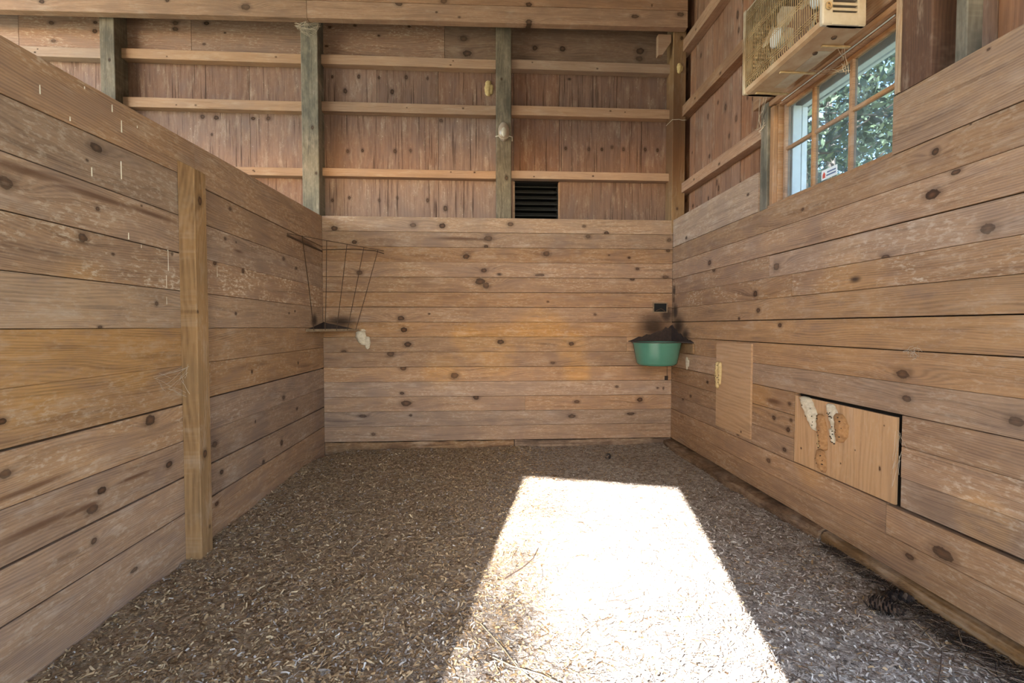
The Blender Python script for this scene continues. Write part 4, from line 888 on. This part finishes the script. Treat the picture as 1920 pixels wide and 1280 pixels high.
bn = t.n('ShaderNodeBump'); bn.inputs['Strength'].default_value = 0.9; bn.inputs['Distance'].default_value = 0.012
t.put(bn.inputs['Height'], t.m('ADD', n2, t.m('MULTIPLY', n3, .6))); t.put(b.inputs['Normal'], bn.outputs[0])
fl_ = link('floor', mesh('floor', vv, F), M_FLOOR, None, None, True); fl_['kind'] = 'structure'

def islandmat(name, stops, rough=0.85):
    m, t, b = newmat(name)
    r = t.n('ShaderNodeNewGeometry').outputs['Random Per Island']
    t.put(b.inputs['Base Color'], t.ramp(r, [(p, srgb(*c_)) for p, c_ in stops]))
    b.inputs['Roughness'].default_value = rough; b.inputs['Specular IOR Level'].default_value = 0.2
    return m
M_CHIP = islandmat('wood_shavings', [(0, (84, 64, 46)), (.2, (136, 110, 80)), (.45, (176, 148, 112)), (.65, (154, 128, 98)), (.82, (186, 160, 124)), (1, (202, 180, 146))])
M_CHIPG = islandmat('skylight_grey_shavings', [(0, (76, 70, 66)), (.2, (130, 120, 112)), (.5, (174, 164, 154)), (.75, (186, 178, 170)), (1, (204, 198, 190))])  # cool cast of the sky light put into the chip colours
M_NEEDLE = islandmat('pine_needles', [(0, (40, 30, 24)), (.5, (78, 58, 42)), (.85, (112, 86, 62)), (1, (170, 144, 108))])

def chips(name, label, X_, Y_, ln, wd, mat, lift=0.008, tiltmax=0.5):
    """bent flakes lying on the floor, one mesh"""
    n = len(X_)
    yaw = rng.uniform(0, 2*np.pi, n); til = rng.normal(0, tiltmax, n)*.6; rol = rng.normal(0, tiltmax, n)*.7
    cur = rng.uniform(-.25, .45, n)*ln
    base = fz(X_, Y_)+rng.uniform(0.0005, lift, n)
    loc = np.zeros((n, 6, 3))
    for k, (a, s_) in enumerate(((-.5, -.5), (-.5, .5), (0, -.5), (0, .5), (.5, -.5), (.5, .5))):
        jx = rng.uniform(.7, 1.2, n); jw = rng.uniform(.45, 1.1, n)
        loc[:, k, 0] = a*ln*jx; loc[:, k, 1] = s_*wd*jw; loc[:, k, 2] = (cur*.5 if a == 0 else 0)
    c1, s1 = np.cos(rol), np.sin(rol); y1 = loc[:, :, 1]*c1[:, None]-loc[:, :, 2]*s1[:, None]; z1 = loc[:, :, 1]*s1[:, None]+loc[:, :, 2]*c1[:, None]
    c2, s2 = np.cos(til), np.sin(til); x2 = loc[:, :, 0]*c2[:, None]-z1*s2[:, None]; z2 = loc[:, :, 0]*s2[:, None]+z1*c2[:, None]
    c3, s3 = np.cos(yaw), np.sin(yaw)
    P_ = np.stack([X_[:, None]+x2*c3[:, None]-y1*s3[:, None], Y_[:, None]+x2*s3[:, None]+y1*c3[:, None], base[:, None]+np.maximum(z2, -.002)], -1)
    P_[:, :, 0] = np.clip(P_[:, :, 0], XL+.002, XR-.002); P_[:, :, 1] = np.minimum(P_[:, :, 1], YB-.002)
    me = bpy.data.meshes.new(name); me.vertices.add(n*6); me.vertices.foreach_set('co', P_.reshape(-1))
    q = np.array([0, 2, 3, 1, 2, 4, 5, 3]); idx = (np.arange(n)[:, None]*6+q[None, :]).reshape(-1)
    me.loops.add(n*8); me.loops.foreach_set('vertex_index', idx.astype(np.int32))
    me.polygons.add(n*2); me.polygons.foreach_set('loop_start', np.arange(0, n*8, 4, dtype=np.int32)); me.polygons.foreach_set('loop_total', np.full(n*2, 4, np.int32))
    me.update(calc_edges=True)
    o = link(name, me, mat); return tag(o, label, kind='stuff')
def scatter(n, dens):
    X_ = rng.uniform(XL+.01, XR-.02, n*3); Y_ = rng.uniform(0.2, YB-.01, n*3)
    keep = rng.uniform(0, 1, n*3) < dens(X_, Y_); return X_[keep][:n], Y_[keep][:n]
ss = lambda a, b_, x: (lambda u: u*u*(3-2*u))(np.clip((x-a)/(b_-a), 0, 1))
dl = lambda x, y: 0.10+0.90*ss(0.75, -0.2, x-0.12*(y-2.5))
X_, Y_ = scatter(62000, dl)
tag(chips('wood_shavings', 'brown wood shavings covering the left of the stall floor', X_, Y_, rng.gamma(4, .0045, len(X_)).clip(.006, .045), rng.uniform(.003, .011, len(X_)), M_CHIP), cat='shavings')
dr = lambda x, y: 0.12+0.88*ss(0.2, 0.9, x)*ss(4.2, 2.4, y)+0.5*ss(2.6, 1.6, y)*ss(-1.2, -.2, x)
X_, Y_ = scatter(42000, dr)
tag(chips('skylight_grey_shavings', 'wood shavings tinted grey for cool sky light on the right and near part of the floor', X_, Y_, rng.gamma(4, .0042, len(X_)).clip(.006, .042), rng.uniform(.003, .010, len(X_)), M_CHIPG), cat='shavings')

def needles(name, label, X_, Y_, L_, mat, r=.0009, flat=.12, lift=.010):
    n = len(X_); m_v = np.zeros((n, 4, 3, 3)); yaw = rng.uniform(0, 2*np.pi, n); cv = rng.normal(0, .5, n); dzs = rng.normal(0, flat, n)
    for k, u in enumerate((-.5, -.17, .17, .5)):
        a = yaw+cv*u
        cx = X_+L_*u*np.cos(yaw+cv*u*.5); cy = Y_+L_*u*np.sin(yaw+cv*u*.5)
        cz = fz(cx, cy)+lift*rng.uniform(.4, 1, n)+np.abs(dzs*L_*u)*.6
        px_, py_ = -np.sin(a), np.cos(a)
        rr = r*(1 if abs(u) < .4 else .5)
        for q, (sd_, up) in enumerate(((-1, 0), (1, 0), (0, 1.4))):
            m_v[:, k, q, 0] = cx+px_*sd_*rr; m_v[:, k, q, 1] = cy+py_*sd_*rr; m_v[:, k, q, 2] = cz+up*rr
    m_v[..., 0] = np.clip(m_v[..., 0], XL+.002, XR-.002); m_v[..., 1] = np.minimum(m_v[..., 1], YB-.002)
    me = bpy.data.meshes.new(name); me.vertices.add(n*12); me.vertices.foreach_set('co', m_v.reshape(-1))
    q = []
    for k in range(3):
        for j in range(3): q += [k*3+j, k*3+(j+1) % 3, (k+1)*3+(j+1) % 3, (k+1)*3+j]
    q = np.array(q); idx = (np.arange(n)[:, None]*12+q[None, :]).reshape(-1).astype(np.int32)
    me.loops.add(len(idx)); me.loops.foreach_set('vertex_index', idx); me.polygons.add(n*9)
    me.polygons.foreach_set('loop_start', np.arange(0, n*36, 4, dtype=np.int32)); me.polygons.foreach_set('loop_total', np.full(n*9, 4, np.int32)); me.update(calc_edges=True)
    return tag(link(name, me, mat), label, kind='stuff')
dn = lambda x, y: 0.12+0.6*ss(0.0, 1.0, x)+0.5*ss(3.2, 1.5, y)*ss(-.9, -.1, x)
X_, Y_ = scatter(2600, dn)
tag(needles('pine_needles', 'dry pine needles and straw scattered over the floor', X_, Y_, rng.uniform(.04, .13, len(X_)), M_NEEDLE), cat='pine needles')
n = 1100; Y_ = rng.uniform(.6, 2.5, n); X_ = XR-.045-np.abs(rng.normal(0, .055, n))*np.clip(2.7-Y_, .3, 1.2)
M_DARKN = islandmat('dark_wet_needles', [(0, (34, 28, 26)), (.5, (66, 56, 50)), (.85, (110, 94, 82)), (1, (170, 152, 132))])
tag(needles('dark_needle_drift', 'dark matted drift of pine needles along the foot of the right wall', X_, Y_, rng.uniform(.05, .16, n), M_DARKN, r=.0016, lift=.02), cat='pine needles')

# single twigs and stalks
M_TWIG = plain('twig_bark', srgb(62, 46, 38), .9, vary=.7, c2=srgb(92, 70, 54), scale=40); M_STRAW = plain('straw', srgb(190, 172, 140), .8, vary=.5)
def twig(name, label, pts, r, mat, cat='twig'):
    P_ = [Vector((x, y, float(fz(x, y))+.012)) for x, y in pts]
    return tag(MB().tube(P_, r, 6).build(name, mat), label, cat)
twig('straw_stalk', 'pale straw stalk beside the large pine cone', [(1.80, 1.86), (1.775, 1.77), (1.745, 1.69)], .0018, M_STRAW, 'straw')
twig('twig', 'long dark twig on the shavings at the lower right', [(1.735, 1.67), (1.64, 1.58), (1.57, 1.52), (1.48, 1.44), (1.41, 1.36)], .0020, M_TWIG)
twig('twig', 'curved dark twig near the edge of the sunlit patch', [(1.28, 1.62), (1.24, 1.56), (1.15, 1.53), (1.10, 1.545)], .0018, M_TWIG)
twig('twig', 'forked dark twig lying inside the sunlit patch', [(.10, 2.33), (.20, 2.42), (.26, 2.50), (.30, 2.62)], .0022, M_TWIG)
twig('straw_stalk', 'bent straw stalk at the lower left of the sunlit patch', [(.03, 1.76), (.10, 1.71), (.20, 1.66), (.27, 1.60)], .0020, M_STRAW, 'straw')
twig('straw_stalk', 'straight straw stalk crossing the near sunlit floor', [(-.02, 1.98), (.06, 1.84), (.12, 1.70), (.20, 1.58)], .0018, M_STRAW, 'straw')

# ---------------------------------------------------------------- pine cones
M_CONE = islandmat('pine_cone_scale', [(0, (26, 24, 26)), (.55, (50, 43, 42)), (1, (112, 97, 86))])
def cone(label, x, y, L, R_, yaw, tilt=0.05):
    root = empty('pine_cone', (x, y, float(fz(x, y)))); tag(root, label, 'pine cone', 'pine cones on the floor')
    ax = Vector((math.cos(yaw)*math.cos(tilt), math.sin(yaw)*math.cos(tilt), math.sin(tilt))); s1 = ax.orthogonal().normalized(); s2 = ax.cross(s1)
    c0 = Vector((x, y, float(fz(x, y))+R_*.82))
    prof = lambda u: R_*(math.sin(math.pi*(.10+.86*u))**.75)*(1.12-.35*u)
    core = MB(); core.tube([c0+ax*L*(u-.5) for u in (0, .15, .35, .6, .85, 1)], [prof(u)*.55 for u in (0.02, .15, .35, .6, .85, .99)], 10); core.build('core', M_TWIG, root, True)
    m_ = MB(); N_ = 64
    for i in range(N_):
        u = (i+.5)/N_; th = i*2.39996; rr = prof(u)
        rad = s1*math.cos(th)+s2*math.sin(th); tan_ = ax.cross(rad)
        w_ = L*.10*(.55+.6*math.sin(math.pi*(.15+.8*u))); b0 = c0+ax*L*(u-.5-.05)+rad*rr*.42; tip = c0+ax*L*(u-.5+.045)+rad*rr*1.0; md = b0.lerp(tip, .62)+ax*L*.012
        th_ = (rad*.25+ax).normalized()*.0022
        vv = [b0-tan_*w_*.3, b0+tan_*w_*.3, md+tan_*w_, tip+tan_*w_*.35, tip-tan_*w_*.35, md-tan_*w_]
        vv += [p-th_ for p in vv]
        m_.add(vv, [tuple(range(6)), tuple(range(11, 5, -1))]+[(k, (k+1) % 6, 6+(k+1) % 6, 6+k) for k in range(6)])
    o = m_.build('scales', M_CONE, root); o['kind'] = 'stuff'
    return root
cone('larger open pine cone lying on the shavings at the lower right', 1.735, 1.925, .140, .044, math.radians(-52))
cone('dark pine cone half hidden in needles against the right wall', 1.872, 2.005, .105, .036, math.radians(-20))
cone('small lone pine cone on bare dirt near the back wall', 1.161, 4.376, .075, .030, math.radians(80))

# ---------------------------------------------------------------- trees outside
def tree(label, x, y, h, r, zc, nleaf, mat, seed, ls=.13, group='trees outside the window', limbs=None):
    R = np.random.default_rng(seed); RR = random.Random(seed)
    root = empty('tree', (x, y, -.16)); tag(root, label, 'tree', group)
    tr_ = MB(); lean = RR.uniform(-.5, .5); tops = []
    tr_.tube([(x, y, -.2), (x+lean*.3, y, h*.35), (x+lean*.7, y+.2, h*.7), (x+lean, y+.2, h)], [.16, .12, .08, .03], 8); tr_.build('trunk', M_BARK, root, True)
    bt = MB()
    for i in range(16):
        a = RR.uniform(0, 6.28); z0 = zc-r*.8+RR.random()*r*1.5; l = r*RR.uniform(.5, .95)
        f = min(1, z0/h); p = Vector((x+lean*f, y+.1, z0)); q = p+Vector((math.cos(a)*l, math.sin(a)*l, l*RR.uniform(.1, .6)))
        bt.tube([p, p.lerp(q, .5)+Vector((0, 0, -.08)), q], [.035, .022, .008], 5); tops += [p.lerp(q, s_) for s_ in (.4, .6, .8, 1)]
    if limbs:
        tops = []
        for q in limbs:
            q = Vector(q); bt.tube([(x+lean*.6, y+.15, h*.6), Vector((x+lean*.8, y+.15, h*.8)).lerp(q, .5), q], [.04, .025, .008], 5); tops += [q]*3
    bt.build('branches', M_BARK, root, True)
    cs = np.array([list(q) for q in tops]); k = R.integers(0, len(cs), nleaf)
    C_ = cs[k]+R.normal(0, .13 if limbs else r*.17, (nleaf, 3))
    a = R.normal(0, 1, (nleaf, 3)); a /= np.linalg.norm(a, axis=1)[:, None]; b_ = R.normal(0, 1, (nleaf, 3)); b_ -= (a*b_).sum(1)[:, None]*a; b_ /= np.linalg.norm(b_, axis=1)[:, None]
    s_ = (ls*R.uniform(.6, 1.3, nleaf))[:, None]
    nn = np.cross(a, b_)
    P_ = np.stack([C_-a*s_*.5, C_+b_*s_*.22+nn*s_*.06, C_+a*s_*.5, C_-b_*s_*.22+nn*s_*.06], 1)
    me = bpy.data.meshes.new('foliage'); me.vertices.add(nleaf*4); me.vertices.foreach_set('co', (P_-np.array([x, y, -.16])).reshape(-1))
    me.loops.add(nleaf*4); me.loops.foreach_set('vertex_index', np.arange(nleaf*4, dtype=np.int32)); me.polygons.add(nleaf)
    me.polygons.foreach_set('loop_start', np.arange(0, nleaf*4, 4, dtype=np.int32)); me.polygons.foreach_set('loop_total', np.full(nleaf, 4, np.int32)); me.update(calc_edges=True)
    o = link('foliage', me, mat, root, Matrix.Translation((x, y, -.16))); o['kind'] = 'stuff'
    return root
tree('nearest leafy tree outside, seen through the left window panes', 6.2, 8.9, 8.0, 2.4, 4.6, 3400, M_LEAF, 11, .19)
tree('leafy tree outside behind the right window panes', 8.2, 7.2, 9.0, 2.7, 6.2, 2900, M_LEAFD, 12, .19)
tree('tall dark tree outside filling the middle of the window view', 9.2, 12.0, 11.0, 3.2, 6.6, 3700, M_LEAFD, 13, .24)
tree('slim pale tree trunk outside the right window panes', 6.0, 5.6, 8.5, 1.5, 5.6, 1400, M_LEAF, 14, .15)
tree('far bushy tree outside low in the window view', 10.5, 15.5, 9.0, 3.4, 4.8, 4000, M_LEAF, 15, .26)
def back_along(x, y, t_): return (x-.22*t_, y-t_, .53*t_)
tree('tree standing in the yard before the stall door', -3.3, -11.4, 8.2, 1.0, 7.0, 420, M_LEAF, 16, .09, group='',
     limbs=[back_along(.13, 2.20, 13), back_along(.06, 1.97, 12.8), back_along(-.04, 1.78, 13.2), back_along(.02, 1.66, 13), back_along(.50, 3.18, 13.5), back_along(.10, 1.55, 12.6), back_along(.33, 1.50, 12.8)])
